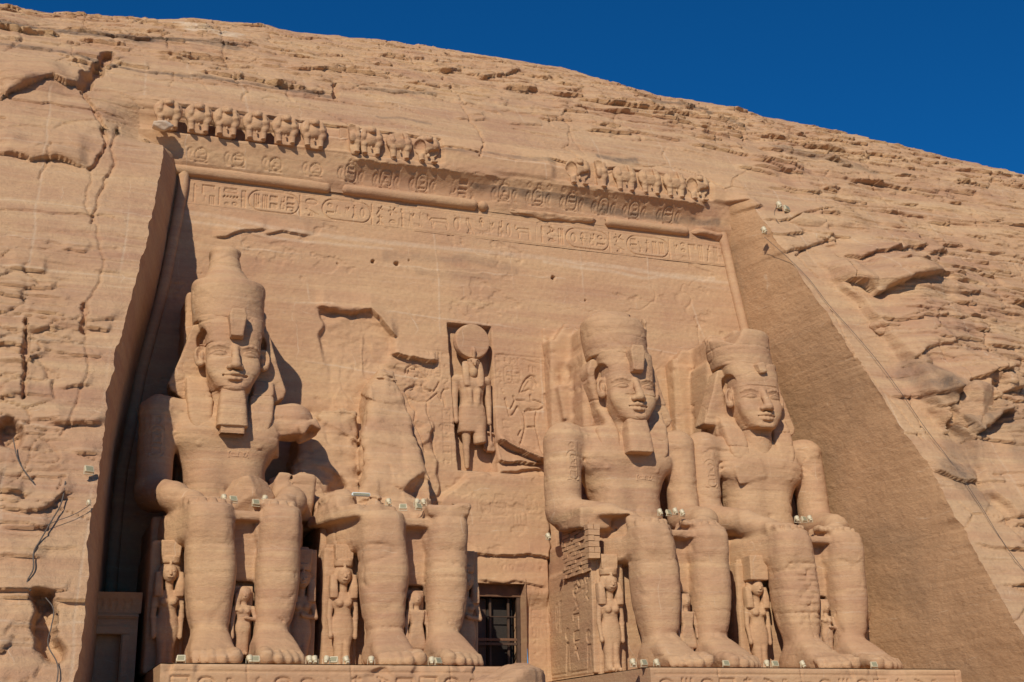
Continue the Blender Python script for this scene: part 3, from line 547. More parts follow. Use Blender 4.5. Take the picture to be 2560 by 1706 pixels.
    grp(705, 350, 742, 600, ('reed', 'comb', 'owl', 'house', 'water', 'seat')); grp(765, 360, 805, 440, ('fox', 'dots')); cart(775, 440, 835, 585, ('disk', 'cloth', 'comb', 'seat'))
    grp(818, 365, 900, 425, (('hoe', 'ring', 'bee'),)); cart(850, 445, 905, 585, ('gate', 'water', 'mouth', 'house')); grp(925, 435, 1000, 480, (('basket', 'disk', 'poles'),)); grp(1010, 440, 1090, 490, (('poles', 'loaf'),)); grp(735, 600, 775, 700, ('bird', 'man'))
    grp(765, 905, 815, 1100, ('gate', 'water', 'disk', 'comb')); c.stroke(A([(690, 335), (1165, 370)]), .03, .04); c.stroke(A([(930, 378), (1030, 405), (1150, 425)]), .04, .05); c.stroke(A([(1045, 385), (1150, 410)]), .035, .05); c.stroke(A([(692, 335), (720, 720)]), .025, .035)
    grp(150, 320, 215, 395, (('axe', 'fox'),)); grp(225, 325, 285, 380, ('comb', 'basket')); cart(160, 405, 215, 530, ('disk', 'snake', 'water')); cart(88, 430, 145, 525, ('comb', 'basket', 'poles')); grp(232, 390, 285, 500, ('bird', 'reed')); grp(228, 540, 290, 620, ('house', 'cloth')); grp(62, 310, 125, 360, (('ring', 'hoe'),))
    c.stroke(A([(0, 285), (130, 300), (285, 318)]), .03, .04); c.stroke(A([(0, 325), (80, 326)]), .04, .05)
    grp(240, 815, 290, 1290, ('house', 'dots', 'mouth', 'poles', 'basket', 'seat', 'comb', 'loaf', 'gate', 'water', 'reed', 'house')); c.stroke(A([(232, 800), (255, 1300)]), .022, .035); c.stroke(A([(298, 800), (322, 1300)]), .022, .035); c.stroke(A([(250, 935), (345, 942)]), .03, .06)
    # faint inscriptions over the door and beside it
    D = zw(700, 1106, .38265)
    def gd(x0, y0, x1, y1, names, d=.035, sw=.035):
        a = D([(x0, y1)])[0]; b = D([(x1, y0)])[0]; quad(c, names, a[0], a[1], b[0]-a[0], b[1]-a[1], d, sw)
    for k, (x0, n) in enumerate([] if False else [(1170, ('reed', 'seat', 'house')), (1290, ('disk', 'owl', 'comb')), (1390, ('comb', 'water', 'basket')), (1500, ('loaf', 'snake', 'poles')), (1590, ('disk', 'fox', 'gate')), (1670, ('reed', 'bird', 'mouth'))]): gd(x0, 340, x0+75, 540, n, .03)
    for x0 in (1290, 1390, 1590): a = D([(x0-8, 480)])[0]; b = D([(x0+75, 370)])[0]; cartouche_v(c, a[0], a[1], b[0]-a[0], b[1]-a[1], ('disk', 'water'), .025, .03)
    c.stroke(D([(1440, 835), (1440, 815), (1455, 805), (1470, 815), (1465, 840)]), .035, .045); c.stroke(D([(1485, 835), (1485, 815), (1500, 805), (1512, 815), (1508, 840)]), .035, .045)
    for k, n in enumerate(['reed', 'basket', 'comb', 'mouth', 'house', 'axe', 'bird', 'loaf']): gd(1300+k*55, 770, 1345+k*55, 830, (n,), .02, .03)
    for k, n in enumerate(['was', 'disk', 'house', 'gate', 'poles', 'fox', 'bird', 'dots', 'cloth', 'snake']): gd(1640, 960+k*62, 1715, 1015+k*62, (n,), .035, .035)
    c.stroke(D([(1625, 950), (1625, 1560)]), .025, .03); c.stroke(D([(1740, 950), (1750, 1560)]), .025, .03)
    # niche of the falcon-headed god: flat back, upright, cut into the leaning wall
    nx0 = np.interp(z, [NZ0, NZ1], [_n2[0], _n0[0]]); nx1 = np.interp(z, [_n3[1], NZ1], [_n3[0], _n1[0]])
    ed = np.minimum(np.minimum(x-nx0, nx1-x), np.minimum(NZ1-z, z-NZ0+2))
    ins = sst(-.03, .03, ed)*(z > NZ0-.02)
    back = np.interp(z, [11, 19.6], [5.55, 6.05]).astype(f4)+.03*fbm(x, z, o=3, s=351)
    c.C *= 1-np.clip(ins, 0, 1)
    c.H = np.where(ins > 0, c.H*(1-ins)-(back-wallY(z))*ins, c.H)
    global DOOR
    DOOR = (12.6, 15.98, 4.92)
    xc = 14.25
    m = lambda X, Z: ~((X > DOOR[0]) & (X < DOOR[1]-.06*(Z-4.9)*.4) & (Z < DOOR[2]) & (Z > .02))
    global WALLC; WALLC = c
    sheet('wall', c, lambda X, Z: wallY(Z), M_WALL, m)
facade_wall()
def band():
    c = Carve(-5., 33., 24.95, 26.83, .036); rough_wall(c, .7, 330)
    zb, zt = 25.06, 26.38
    for zz in (25.0, 26.42, 26.52, 26.62): c.stroke([(-3.0, zz), (30.9, zz)], .022, .04)
    h = zt-zb-.12; zb += .06
    seq = [('knife', .55), ('flag', .45), (('gate', ('reed', 'poles')), .9), ('pole', .2), (('comb', 'water', ('loaf', 'disk')), 1.0), ('poles', .4), 'C1', (('disk', 'bird'), 1.15), 'C2', (('axe', 'fox'), .7), (('bee', 'loaf'), .8), ('was', .3), ('man', .6), (('reed', 'dots'), .5), ('bull', 1.7), ('disk', .65), ('owl', .9), (('ankh', 'dots'), .55), ('man', .5), ('seat', .55), ('disk', .5), ('bull', 1.3), ('reed', .35), ('cloth', .35), (('hoe', 'loaf'), .7), ('poles', .5), 'C3', (('bee', 'bird'), 1.0), 'C4', ('man', .5), (('disk', 'disk', 'loaf'), .55), ('gate', .6), ('poles', .5), ('axe', .5), ('poles', .45), ('reed', .3), ('pole', .25)]
    X = -2.45; tot = sum(e[1] if not isinstance(e, str) else 3.35 for e in seq); k = 33.2/(tot+.12*len(seq))
    for e in seq:
        if isinstance(e, str):
            w = 3.35*k
            cols = {'C1': [('poles',), ('poles',), ('water3', 'water3'), ('seat',), ('comb', 'water', 'house')], 'C2': [('disk', 'water'), ('snake',), ('man',), ('fox',), ('disk',)], 'C3': [('disk',), ('ankh',), ('seat',), ('disk', 'water')], 'C4': [('comb', 'water', 'mouth'), ('bird',), ('fox',), ('poles',), ('poles',)]}[e]
            cartouche_h(c, X, zb-.03, w-.12, h+.06, cols, .08, .042); X += w+.12*k
        else:
            w = e[1]*k; quad(c, e[0] if isinstance(e[0], tuple) else (e[0],), X, zb, w, h, .085, .04); X += w+.12*k
    sheet('inscription_band', c, lambda X, Z: wallY(Z)-.004, M_WALL)
band()
LIPX = np.array([-9, 6.4, 7.2, 14.6, 15.2, 16.0, 17.4, 18.8, 20.4, 21., 28.3, 28.6, 29.2, 40]); LIPV = np.array([0, 0, 1, 1, .6, .35, .55, .5, .75, 1, 1, .3, 0, 0])
def cornice():
    c = Carve(-5., 33.6, 26.75, 31.5, .05); x, z = c.X, c.Z
    out, tint = cliff_disp(x, z); out, tint = lay(x, z, out, tint); cl = cliffY(x, z)-.9*out
    lm = np.interp(x+.25*noise(x*.8, z*0, s=401), LIPX, LIPV)
    lipz = 28.66+.08*noise(x*.7, x*0, s=402)+.05*noise(x*2.7, x*0, s=403)
    face = np.maximum(cl, 5.3+.06*fbm(x*.3, z*.4, o=3, s=410)); sd = sst(-4.85, -4.75, x)*sst(31.3, 29.8, x+.4*noise(z*.9, z*0, s=415))
    face = cl+(face-cl)*sd
    t = np.clip((z-27.35)/1.3, 0, 1); cav = 6.15-.78*t**2.0
    cav = np.where(z > lipz, 5.3+.04*noise(x*3, z*3, s=404), cav)
    ero = np.interp(z, [26.7, 27.35, 28.2, 28.9, 29.2], [6.1, 5.8, 5.62, 5.45, 5.3])+.10*fbm(x*.5, z*.9, o=4, s=405)
    y = lm*cav+(1-lm)*ero
    # the row of baboons stands in a shallow slot
    ft = np.where(x < 14, 30.85, 30.6-.3*np.abs(noise(x*.5, x*0, s=406)))+.05*noise(x*1.4, x*0, s=407)
    fx = sst(-4.72, -4.62, x)*sst(12.2, 11.9, x)+sst(18.6, 19.2, x)*sst(29.6, 29.2, x)
    zl = 28.85+.06*noise(x*.8, x*0, s=408)
    up = face+.26*fx*(sst(.03, -.03, z-ft))*sst(-.02, .25, z-zl)+.02*noise(x*4, z*4, s=409)*fx
    mid = sst(-.02, .3, z-zl)
    y = np.where(z > 31.2, cl+.004+(z-31.2)*.5, y*(1-mid)+up*mid)
    # cartouches and rearing cobras of the cavetto
    cc = Carve(-5., 33.6, 26.75, 31.5, .05)
    D1 = lambda zx: on_wall((830+zx*.38265)*2353/2560, 440)[0]
    xs = [-.7, 1.15, 2.95, 5.0]+[6.95, 8.75, 10.6, 14.9+.9, 17.45, 19.1, 20.7, 22.3, 23.9]
    xs = [on_wall(p, q)[0] for p, q in [(460, 360), (545, 375), (630, 390), (722, 402), (802, 405), (884, 412), (967, 425), (1060, 430), (1153, 445), (1230, 450), (1308, 465), (1382, 470), (1452, 478), (1530, 490)]]
    for k, xc in enumerate(xs):
        d = .085 if k > 3 else .07
        zb = 27.42; hh = .98 if k > 3 else .75
        if k == 7:
            for q, n in enumerate([('reed', 'seat'), ('comb', 'water', 'house'), ('snake', 'owl')]): quad(cc, n, xc-.9+q*.62, zb, .55, hh, d, .04)
            continue
        cartouche_v(cc, xc-.32, zb+.05, .64, hh-.05, [('disk', 'seat', 'water'), ('comb', 'water', 'basket'), ('disk', 'cloth', 'house')][k % 3], d, .042)
        for sg in (-1, 1):
            x0 = xc+sg*.62
            P = [(x0-.08, zb+.03), (x0-.17, zb+.3), (x0-.18, zb+.52), (x0-.1, zb+.72), (x0+.04, zb+.8), (x0+.15, zb+.74), (x0+.2, zb+.55), (x0+.1, zb+.25), (x0+.22, zb+.0), (x0+.1, zb-.02)]
            if k > 3 or sg < 0: cc.fill(P, d, .75)
            if lm[np.searchsorted(c.x, x0) if x0 < 33 else 0, 0] > .5: cc.fill(circ(x0, 28.5, .19, 16)[:-1], .06, .7)
        if k > 3: cc.fill(circ(xc, 28.5, .19, 16)[:-1], .06, .7)
    y = y-cc.C+.012*noise(x*5, z*5, s=411)
    c.H = -y; c.T = tint*(z > 28.9)
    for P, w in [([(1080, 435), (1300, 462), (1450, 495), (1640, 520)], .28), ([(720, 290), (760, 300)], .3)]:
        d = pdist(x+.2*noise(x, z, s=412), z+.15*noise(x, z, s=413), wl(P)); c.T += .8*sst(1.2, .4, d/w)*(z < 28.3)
    m = lambda X, Z: (X > jl(Z)-.05) & (X < jr(Z)+.05)
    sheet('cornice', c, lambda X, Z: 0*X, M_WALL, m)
cornice()
def tube_x(name, segs, yc, zc, r, m, bad=0.):
    Vs, Fs, n = [], [], 0
    for xa, xb in segs:
        xs = np.linspace(xa, xb, max(4, int((xb-xa)/.12))); th = np.linspace(0, 2*np.pi, 22, endpoint=False)
        Xg, T = np.meshgrid(xs, th, indexing='ij'); rr = r*(1+.10*fbm(Xg*.7, np.cos(T)*1.5, np.sin(T)*1.5, o=3, s=421)+.03*noise(Xg*4, T*2, s=422))
        endt = np.clip(np.minimum(Xg-xa, xb-Xg)/.15, 0, 1)**.35
        rr = rr*(.5+.5*endt)
        V = np.stack([Xg, yc-rr*np.cos(T)*1.1, zc+rr*np.sin(T)], -1).reshape(-1, 3)
        a = np.arange(len(xs)*22).reshape(len(xs), 22); b = np.roll(a, -1, 1)
        F = np.stack([a[:-1], a[1:], b[1:], b[:-1]], -1).reshape(-1, 4)
        Vs.append(V); Fs.append(F+n); n += len(V)
    return fpart(name, np.concatenate(Vs), np.concatenate(Fs), m)
tube_x('torus_moulding', [(-3.2, 5.65)], 6.15, 26.98, .33, M_WALL)
tube_x('torus_moulding', [(6.3, 14.3), (14.35, 14.95)], 6.15, 27.03, .33, M_WALL)
tube_x('torus_moulding', [(22.4, 27.95)], 6.15, 27.02, .31, M_WALL)
def rubble_ridge(xa, xb, s):
    xs = np.linspace(xa, xb, int((xb-xa)/.07)); v = np.linspace(0, 1, 12); Xg, Vv = np.meshgrid(xs, v, indexing='ij')
    r = .3*np.minimum(1, np.minimum(Xg-xa, xb-Xg)/.5)*(.75+.6*fbm(Xg*.8, Vv*2, o=4, s=s))
    T = (Vv-.5)*np.pi; Z = 27.02+r*np.sin(T)*.95+.1*noise(Xg*.7, Xg*0, s=s+1); Y = 6.24-r*np.cos(T)*1.5+.05*noise(Xg*3, Vv*5, s=s+2)
    fpart('broken_moulding', np.stack([Xg, Y, Z], -1).reshape(-1, 3), grid_faces(*Xg.shape), M_WALL)
rubble_ridge(5.6, 6.6, 431); rubble_ridge(15.9, 22.0, 441); rubble_ridge(28., 30.6, 451)
def jamb(side):
    EX, EY = (JLX, JLY) if side < 0 else (JRX, JRY); zz = JZ_
    yb = np.where(zz < 27.4, wallY(zz)+.35, np.interp(zz, [27.4, 28.3, 28.9, 31.2], [6.5, 5.9, 5.6, 5.6])); yb = np.maximum(yb, EY+.05)
    n = 150; t = np.linspace(0, 1, n)[:, None]
    spl = 1.15+.25*sst(10, 0, zz)
    Y = EY[None]+(yb-EY)[None]*t; E0 = (jl(zz) if side < 0 else jr(zz))[None]; X = E0+(EX[None]-E0)*np.exp(-t*14)-side*spl[None]*t; Z = np.broadcast_to(zz[None], Y.shape).astype(f4)
    d = .05*fbm(Y*.5, Z*.5, o=3, s=461)+.006*fbm(Y*.55+Z*.3, Z*1.7-Y*.2, o=5, s=462)+.02*fbm(Y*1.4+Z, Z*1.5-Y*.6, o=4, s=466)+.012*noise(Y*3+Z*3, Z*6-Y*2, s=465)
    d = d*sst(0, .02, t)
    for a, (py, pz) in enumerate([]):
        if side > 0: q = np.hypot((Y-py)/.7, (Z-pz)/.5)+.5*noise(Y*1.6, Z*2.4, s=463+a); d -= .12*sst(.8, .3, q)
    X = X-side*d
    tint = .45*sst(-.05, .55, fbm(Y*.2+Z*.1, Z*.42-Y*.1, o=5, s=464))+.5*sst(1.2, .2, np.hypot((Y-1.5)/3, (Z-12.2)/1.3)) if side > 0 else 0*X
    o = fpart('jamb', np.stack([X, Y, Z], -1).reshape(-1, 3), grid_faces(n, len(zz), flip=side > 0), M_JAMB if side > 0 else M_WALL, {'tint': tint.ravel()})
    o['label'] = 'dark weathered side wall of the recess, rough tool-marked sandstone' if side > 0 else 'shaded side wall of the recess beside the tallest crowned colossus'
    # upright roll moulding in the corner
    zs = np.linspace(0, 27.2, 220); xb = (jl(zs) if side < 0 else jr(zs))-side*(np.interp(zs, zz, spl)+.02); th = np.linspace(0, 2*np.pi, 16, endpoint=False)
    Zg, T = np.meshgrid(zs, th, indexing='ij'); rr = .3*(1+.03*fbm(Zg*.6, T, o=3, s=471))
    V = np.stack([xb[:, None]-side*.2+rr*np.cos(T), wallY(Zg)-.05+rr*np.sin(T), Zg], -1).reshape(-1, 3)
    a = np.arange(len(zs)*16).reshape(-1, 16); b = np.roll(a, -1, 1)
    fpart('corner_moulding', V, np.stack([a[:-1], b[:-1], b[1:], a[1:]], -1).reshape(-1, 4), M_WALL)
jamb(-1); jamb(1)
# ------------------------------------------------------------------ carving stone figures: a distance field, then a surface net
class Vol:
    def __init__(s, lo, hi, h):
        s.h = h; s.lo = np.array(lo, f4); n = np.ceil((np.array(hi)-np.array(lo))/h).astype(int)+1
        s.ax = [s.lo[i]+h*np.arange(n[i], dtype=f4) for i in range(3)]; s.F = np.full(n, 3., f4)
    def copy(s):
        c = Vol.__new__(Vol); c.h = s.h; c.lo = s.lo; c.ax = s.ax; c.F = s.F.copy(); return c
    def op(s, fn, lo, hi, k=.1, mode='+'):
        p = k+3*s.h if mode == '+' else k+s.h; sl = []
        for i in range(3):
            a = max(0, int((lo[i]-p-s.lo[i])/s.h)); b = min(len(s.ax[i]), int((hi[i]+p-s.lo[i])/s.h)+2)
            if b <= a: return s
            sl.append(slice(a, b))
        x = s.ax[0][sl[0]][:, None, None]; y = s.ax[1][sl[1]][None, :, None]; z = s.ax[2][sl[2]][None, None, :]
        d = np.asarray(fn(x, y, z), f4); f = s.F[tuple(sl)]; k = max(k, 1e-4)
        if mode == '+': hh = np.maximum(k-np.abs(f-d), 0)/k; r = np.minimum(f, d)-hh*hh*k*.25
        elif mode == '-': d = -d; hh = np.maximum(k-np.abs(f-d), 0)/k; r = np.maximum(f, d)+hh*hh*k*.25
        s.F[tuple(sl)] = r; return s
    def ell(s, c, r, k=.1, mode='+', rz=0, rx=0, ry=0):
        m = max(r); ca, sa = math.cos(rz), math.sin(rz); cb, sb = math.cos(rx), math.sin(rx); cc_, sc_ = math.cos(ry), math.sin(ry)
        def fn(x, y, z):
            x, y, z = x-c[0], y-c[1], z-c[2]
            if rz: x, y = ca*x+sa*y, -sa*x+ca*y
            if rx: y, z = cb*y+sb*z, -sb*y+cb*z
            if ry: x, z = cc_*x+sc_*z, -sc_*x+cc_*z
            k0 = np.sqrt((x/r[0])**2+(y/r[1])**2+(z/r[2])**2); return (k0-1)*min(r)*np.where(k0 > 1, 1, 1)
        e = (m, m, m) if (rz or rx or ry) else r
        return s.op(fn, [c[i]-e[i] for i in range(3)], [c[i]+e[i] for i in range(3)], k, mode)
    def cap(s, a, b, ra, rb=None, k=.1, mode='+', sy=1.):
        rb = ra if rb is None else rb; a = np.array(a, float); b = np.array(b, float); v = b-a; vv = v@v+1e-9; m = max(ra, rb)*max(1, sy)
        def fn(x, y, z):
            t = np.clip(((x-a[0])*v[0]+(y-a[1])*v[1]+(z-a[2])*v[2])/vv, 0, 1)
            return np.sqrt((x-a[0]-t*v[0])**2+((y-a[1]-t*v[1])/sy)**2+(z-a[2]-t*v[2])**2)-(ra+(rb-ra)*t)
        return s.op(fn, np.minimum(a, b)-m, np.maximum(a, b)+m, k, mode)
    def chain(s, P, r, k=.05, mode='+'):
        for i in range(len(P)-1):
            ra = r[i] if hasattr(r, '__len__') else r; rb = r[i+1] if hasattr(r, '__len__') else r
            s.cap(P[i], P[i+1], ra, rb, k, mode)
        return s
    def box(s, c, hs, rad=.1, k=.1, mode='+', rz=0, rx=0, ry=0):
        ca, sa = math.cos(rz), math.sin(rz); cb, sb = math.cos(rx), math.sin(rx); cc_, sc_ = math.cos(ry), math.sin(ry)
        def fn(x, y, z):
            x, y, z = x-c[0], y-c[1], z-c[2]
            if rz: x, y = ca*x+sa*y, -sa*x+ca*y
            if rx: y, z = cb*y+sb*z, -sb*y+cb*z
            if ry: x, z = cc_*x+sc_*z, -sc_*x+cc_*z
            qx, qy, qz = np.abs(x)-hs[0]+rad, np.abs(y)-hs[1]+rad, np.abs(z)-hs[2]+rad
            return np.sqrt(np.maximum(qx, 0)**2+np.maximum(qy, 0)**2+np.maximum(qz, 0)**2)+np.minimum(np.maximum(qx, np.maximum(qy, qz)), 0)-rad
        m = math.hypot(*hs) if (rz or rx or ry) else None
        e = (m, m, m) if m else hs
        return s.op(fn, [c[i]-e[i] for i in range(3)], [c[i]+e[i] for i in range(3)], k, mode)
    def loft(s, T, k=.1, mode='+', n=2.4, axis=2, cap=.15):
        """sections along an axis: (t, c1, c2, a, b-, b+): centre, half width, half depth to the front (-) and back (+)"""
        T = np.array(T, f4); t0, t1 = T[0, 0], T[-1, 0]; o = [i for i in range(3) if i != axis]
        def fn(*xyz):
            t = xyz[axis]; u, v = xyz[o[0]], xyz[o[1]]; tt = np.clip(t, t0, t1)
            c1, c2, a, bf, bb = [smooth_interp(tt, T[:, 0], T[:, i]) for i in range(1, 6)]
            dv = v-c2; b = np.where(dv < 0, bf, bb)
            q = (np.abs((u-c1)/a)**n+np.abs(dv/b)**n)**(1./n)
            d = (q-1)*np.minimum(a, np.minimum(bf, bb)); e = np.maximum(t0-t, t-t1)+cap
            return np.where(e > 0, np.where(d+cap > 0, np.sqrt(np.maximum(d+cap, 0)**2+e**2), e)-cap, np.maximum(d, e-cap) if False else d)
        lo = [0]*3; hi = [0]*3; lo[axis] = t0; hi[axis] = t1
        lo[o[0]] = (T[:, 1]-T[:, 3]).min(); hi[o[0]] = (T[:, 1]+T[:, 3]).max(); lo[o[1]] = (T[:, 2]-T[:, 4]).min(); hi[o[1]] = (T[:, 2]+T[:, 5]).max()
        return s.op(fn, lo, hi, k, mode)
    def slab(s, P, y0, y1, k=.05, mode='+', rad=.05, bow=0., taper=0.):
        """outline in x,z given thickness in y"""
        A = np.array(P, float)
        def fn(x, y, z):
            X, Z = np.broadcast_arrays(x[:, 0, :], z[:, 0, :]) if True else None
            d = np.full(X.shape, 1e9, f4); c = inpoly(X, Z, A)
            for (ax, az), (bx, bz) in zip(A, np.roll(A, -1, 0)):
                vx, vz = bx-ax, bz-az; t = np.clip(((X-ax)*vx+(Z-az)*vz)/(vx*vx+vz*vz+1e-9), 0, 1); d = np.minimum(d, np.hypot(X-ax-t*vx, Z-az-t*vz))
            d = np.where(c, -d, d)[:, None, :]
            e = np.abs(y-bow*x*x-(y0+y1)/2)-(y1-y0)/2
            a = d+rad; b = e+rad
            return np.sqrt(np.maximum(a, 0)**2+np.maximum(b, 0)**2)+np.minimum(np.maximum(a, b), 0)-rad
        return s.op(fn, (A[:, 0].min(), min(y0, y1)+min(0, bow*9), A[:, 1].min()), (A[:, 0].max(), max(y0, y1)+max(0, bow*9), A[:, 1].max()), k, mode)
    def rough(s, amp, sc, seed=0, zs=1., o=3):
        g = np.meshgrid(*s.ax, indexing='ij'); m = np.abs(s.F) < amp+2.5*s.h
        s.F[m] += amp*fbm(g[0][m]*sc, g[1][m]*sc, g[2][m]*sc*zs, o=o, s=seed); return s
    def wear(s, seed, chip=.09, crack=.06, lo=None):
        g = np.meshgrid(*s.ax, indexing='ij'); m = np.abs(s.F) < .35
        x, y, z = g[0][m], g[1][m], g[2][m]; d = np.zeros(x.shape, f4)
        d += chip*sst(.30, .42, fbm(x*.9, y*.9, z*1.1, o=5, s=seed))+.6*chip*sst(.34, .42, fbm(x*2.1, y*2.1, z*2.8, o=3, s=seed+1))
        for k, sc in ((2, .33), (5, .6)):
            n = np.abs(noise(x*sc+.25*noise(x*1.5, y*1.5, z*1.5, seed+8), y*sc, z*sc*1.3, seed+k)); d += crack*sst(s.h*sc*1.1, 0, n)*sst(.05, .35, noise(x*.4, y*.4, z*.4, seed+k+1))
        d += .035*(np.abs((z/1.15+.12*noise(x*.6, y*.6, z*.3, seed+9)) % 1-.5) < .035)*sst(.0, .3, noise(x*.5, y*.5, z*.9, seed+10))
        s.F[m] += d; return s
    def ridge(s, amp, per, lo, hi):
        i = [slice(max(0, int((lo[q]-s.lo[q])/s.h)), int((hi[q]-s.lo[q])/s.h)+1) for q in range(3)]
        s.F[tuple(i)] += (amp*np.cos(2*np.pi*s.ax[2][i[2]]/per))[None, None, :]; return s
    def mesh(s): return surface_net(s.F, s.lo, s.h)
def smooth_interp(t, X, Y):
    i = np.clip(np.searchsorted(X, t, side='right')-1, 0, len(X)-2); h = X[i+1]-X[i]; u = (t-X[i])/h
    m = np.gradient(Y, X); u2, u3 = u*u, u*u*u
    return ((2*u3-3*u2+1)*Y[i]+(u3-2*u2+u)*h*m[i]+(3*u2-2*u3)*Y[i+1]+(u3-u2)*h*m[i+1]).astype(f4)
def surface_net(F, lo, h):
    I = F < 0; nx, ny, nz = F.shape
    cnt = np.zeros((nx-1, ny-1, nz-1), np.int8)
    for a in (0, 1):
        for b in (0, 1):
            for c in (0, 1): cnt += I[a:nx-1+a, b:ny-1+b, c:nz-1+c]
    act = (cnt > 0) & (cnt < 8); idx = np.argwhere(act); vid = np.full(act.shape, -1, np.int32); vid[act] = np.arange(len(idx))
    cv = {}
    for a in (0, 1):
        for b in (0, 1):
            for c in (0, 1): cv[a, b, c] = F[idx[:, 0]+a, idx[:, 1]+b, idx[:, 2]+c]
    P = np.zeros((len(idx), 3), f4); W = np.zeros(len(idx), f4); keys = list(cv)
    for p in keys:
        for ax in range(3):
            if p[ax] == 0:
                q = list(p); q[ax] = 1; q = tuple(q); A, B = cv[p], cv[q]; m = (A < 0) != (B < 0); t = np.where(m, A/np.where(m, A-B, 1), 0)
                for i in range(3): P[:, i] += np.where(m, p[i]+(t if i == ax else 0), 0)
                W += m
    V = (idx+P/W[:, None])*h+lo
    Fs = []
    for ax in range(3):
        o = [(ax+1) % 3, (ax+2) % 3]
        sl0 = [slice(None)]*3; sl1 = [slice(None)]*3; sl0[ax] = slice(0, -1); sl1[ax] = slice(1, None)
        for q in o: sl0[q] = slice(1, -1); sl1[q] = slice(1, -1)
        A, B = I[tuple(sl0)], I[tuple(sl1)]; e = np.argwhere(A != B)
        if len(e) == 0: continue
        base = e.copy(); base[:, o[0]] += 1; base[:, o[1]] += 1
        quad_ = []
        for da, db in ((-1, -1), (0, -1), (0, 0), (-1, 0)):
            c = base.copy(); c[:, o[0]] += da; c[:, o[1]] += db; quad_.append(vid[c[:, 0], c[:, 1], c[:, 2]])
        Q = np.stack(quad_, 1); fl = ~A[e[:, 0], e[:, 1], e[:, 2]]; Q[fl] = Q[fl][:, ::-1]; Fs.append(Q)
    return V, np.concatenate(Fs)
def biggest(V, F):
    L = np.arange(len(V))
    while True:
        m = L[F].min(1); M = L.copy(); np.minimum.at(M, F.ravel(), np.repeat(m, 4)); M = M[M]
        if (M == L).all(): break
        L = M
    u, c = np.unique(L, return_counts=True)
    if len(u) == 1: return V, F
    keep = L == u[c.argmax()]; idx = np.cumsum(keep)-1
    return V[keep], idx[F[keep[F[:, 0]]]]
def smooth_mesh(V, F, it=1, f=.5):
    for _ in range(it):
        A = np.zeros_like(V); n = np.zeros(len(V), f4)
        for i in range(4):
            a, b = F[:, i], F[:, (i+1) % 4]
            np.add.at(A, a, V[b]); np.add.at(n, a, 1); np.add.at(A, b, V[a]); np.add.at(n, b, 1)
        V = V*(1-f)+f*A/np.maximum(n, 1)[:, None]
    return V
def stone_obj(name, vol, mat, parent, sm=1, label=None):
    V, F = biggest(*vol.mesh())
    if sm: V = smooth_mesh(V, F, sm)
    o = mk(name, V, F, mat, parent)
    if label: o['label'] = label
    return o
# ------------------------------------------------------------------ the four seated colossi
SX = [0., 7.6, 7.6+13.293, 15.2+13.293]
def leg_sections(sx):
    kn, ca, an = ((1.19, 1.09, .97) if sx < 0 else (1.85, 1.80, 1.58)); w = .95 if sx < 0 else .87
    return [(t, X*sx, y, a*w, b, c) for t, X, y, a, b, c in [(.35, an, -4.1, .95, .95, .95), (1.0, an, -4.12, .86, .9, .85), (1.5, an+.0, -4.1, .82, .85, .8), (2.3, .5*an+.5*ca, -4.02, .92, .92, .95), (3.3, ca, -3.92, 1.02, 1.03, 1.15), (4.3, ca, -3.85, 1.06, 1.10, 1.2), (5.2, .5*kn+.5*ca, -3.8, 1.06, 1.10, 1.1), (5.9, kn, -3.76, 1.08, 1.18, 1.1), (6.5, kn, -3.73, 1.09, 1.2, 1.1), (7.0, kn, -3.66, 1.06, 1.14, 1.1)]]
def body_lower(v):
    for sx in (-1, 1):
        v.loft(leg_sections(sx), k=.12, n=2.9, cap=.16)
        kx, ax = (1.19, 1.0) if sx < 0 else (1.85, 1.6)
        # kneecap panel and shin ridge
        v.box((kx*sx+.05, -4.70, 6.1), (.58, .3, .6), .24, .28); v.cap((kx*sx-.1*sx, -4.55, 5.3), (ax*sx, -4.6, 2.), .2, .16, k=.5)
        v.cap((kx*sx+.66, -4.6, 6.6), (kx*sx+.62, -4.7, 5.7), .05, k=.12, mode='-')
        v.ell((ax*sx+.5, -4.45, 4.2), (.35, .5, 1.5), k=.5)
        # foot
        fx = -1.06 if sx < 0 else 1.64; fw = .93
        v.loft([(-6.95, fx, .34, 1.0*fw, .42, .30), (-6.5, fx, .42, 1.0*fw, .5, .42), (-5.9, .7*fx+.3*ax*sx, .55, .97*fw, .6, .66), (-5.0, ax*sx, .8, .86, .85, .8), (-4.1, ax*sx, .6, .83, .7, .6), (-3.1, ax*sx, .55, .75, .6, .5)], k=.4, n=3., axis=1, cap=.2)
        tx = [-.72, -.24, .14, .47, .75]; tr = [.33, .235, .215, .2, .185]; ty = [-7.85, -7.9, -7.76, -7.56, -7.3]
        for q in range(5):
            X = fx+tx[q]*sx; v.chain([(X, -6.5, .5), (X, (ty[q]-6.5)/2, .44), (X, ty[q]+tr[q], tr[q]*.95)], [tr[q]*1.0, tr[q]*.98, tr[q]], k=.06); v.box((X, ty[q]+.09, tr[q]*1.35), (tr[q]*.55, .1, tr[q]*.4), .06, .03)
        # kilted thigh
        v.loft([(-4.1, kx*sx, 6.1, 1.0, .72, .84), (-3.4, .6*kx*sx+.4*1.5*sx, 6.1, 1.10, .82, .90), (-2.2, 1.56*sx, 6.1, 1.36, .95, .88), (-1., 1.64*sx, 6.15, 1.5, 1., .9), (.8, 1.62*sx, 6.2, 1.5, 1., .9)], k=.12, n=4.6, axis=1, cap=.15)
    v.box((.35, -2.1, 6.55), (.6, 2.3, .2), .06, .05)
    v.box((0, -1.5, 5.2), (1.2, 2.2, 1.4), .1, .1)
    return v
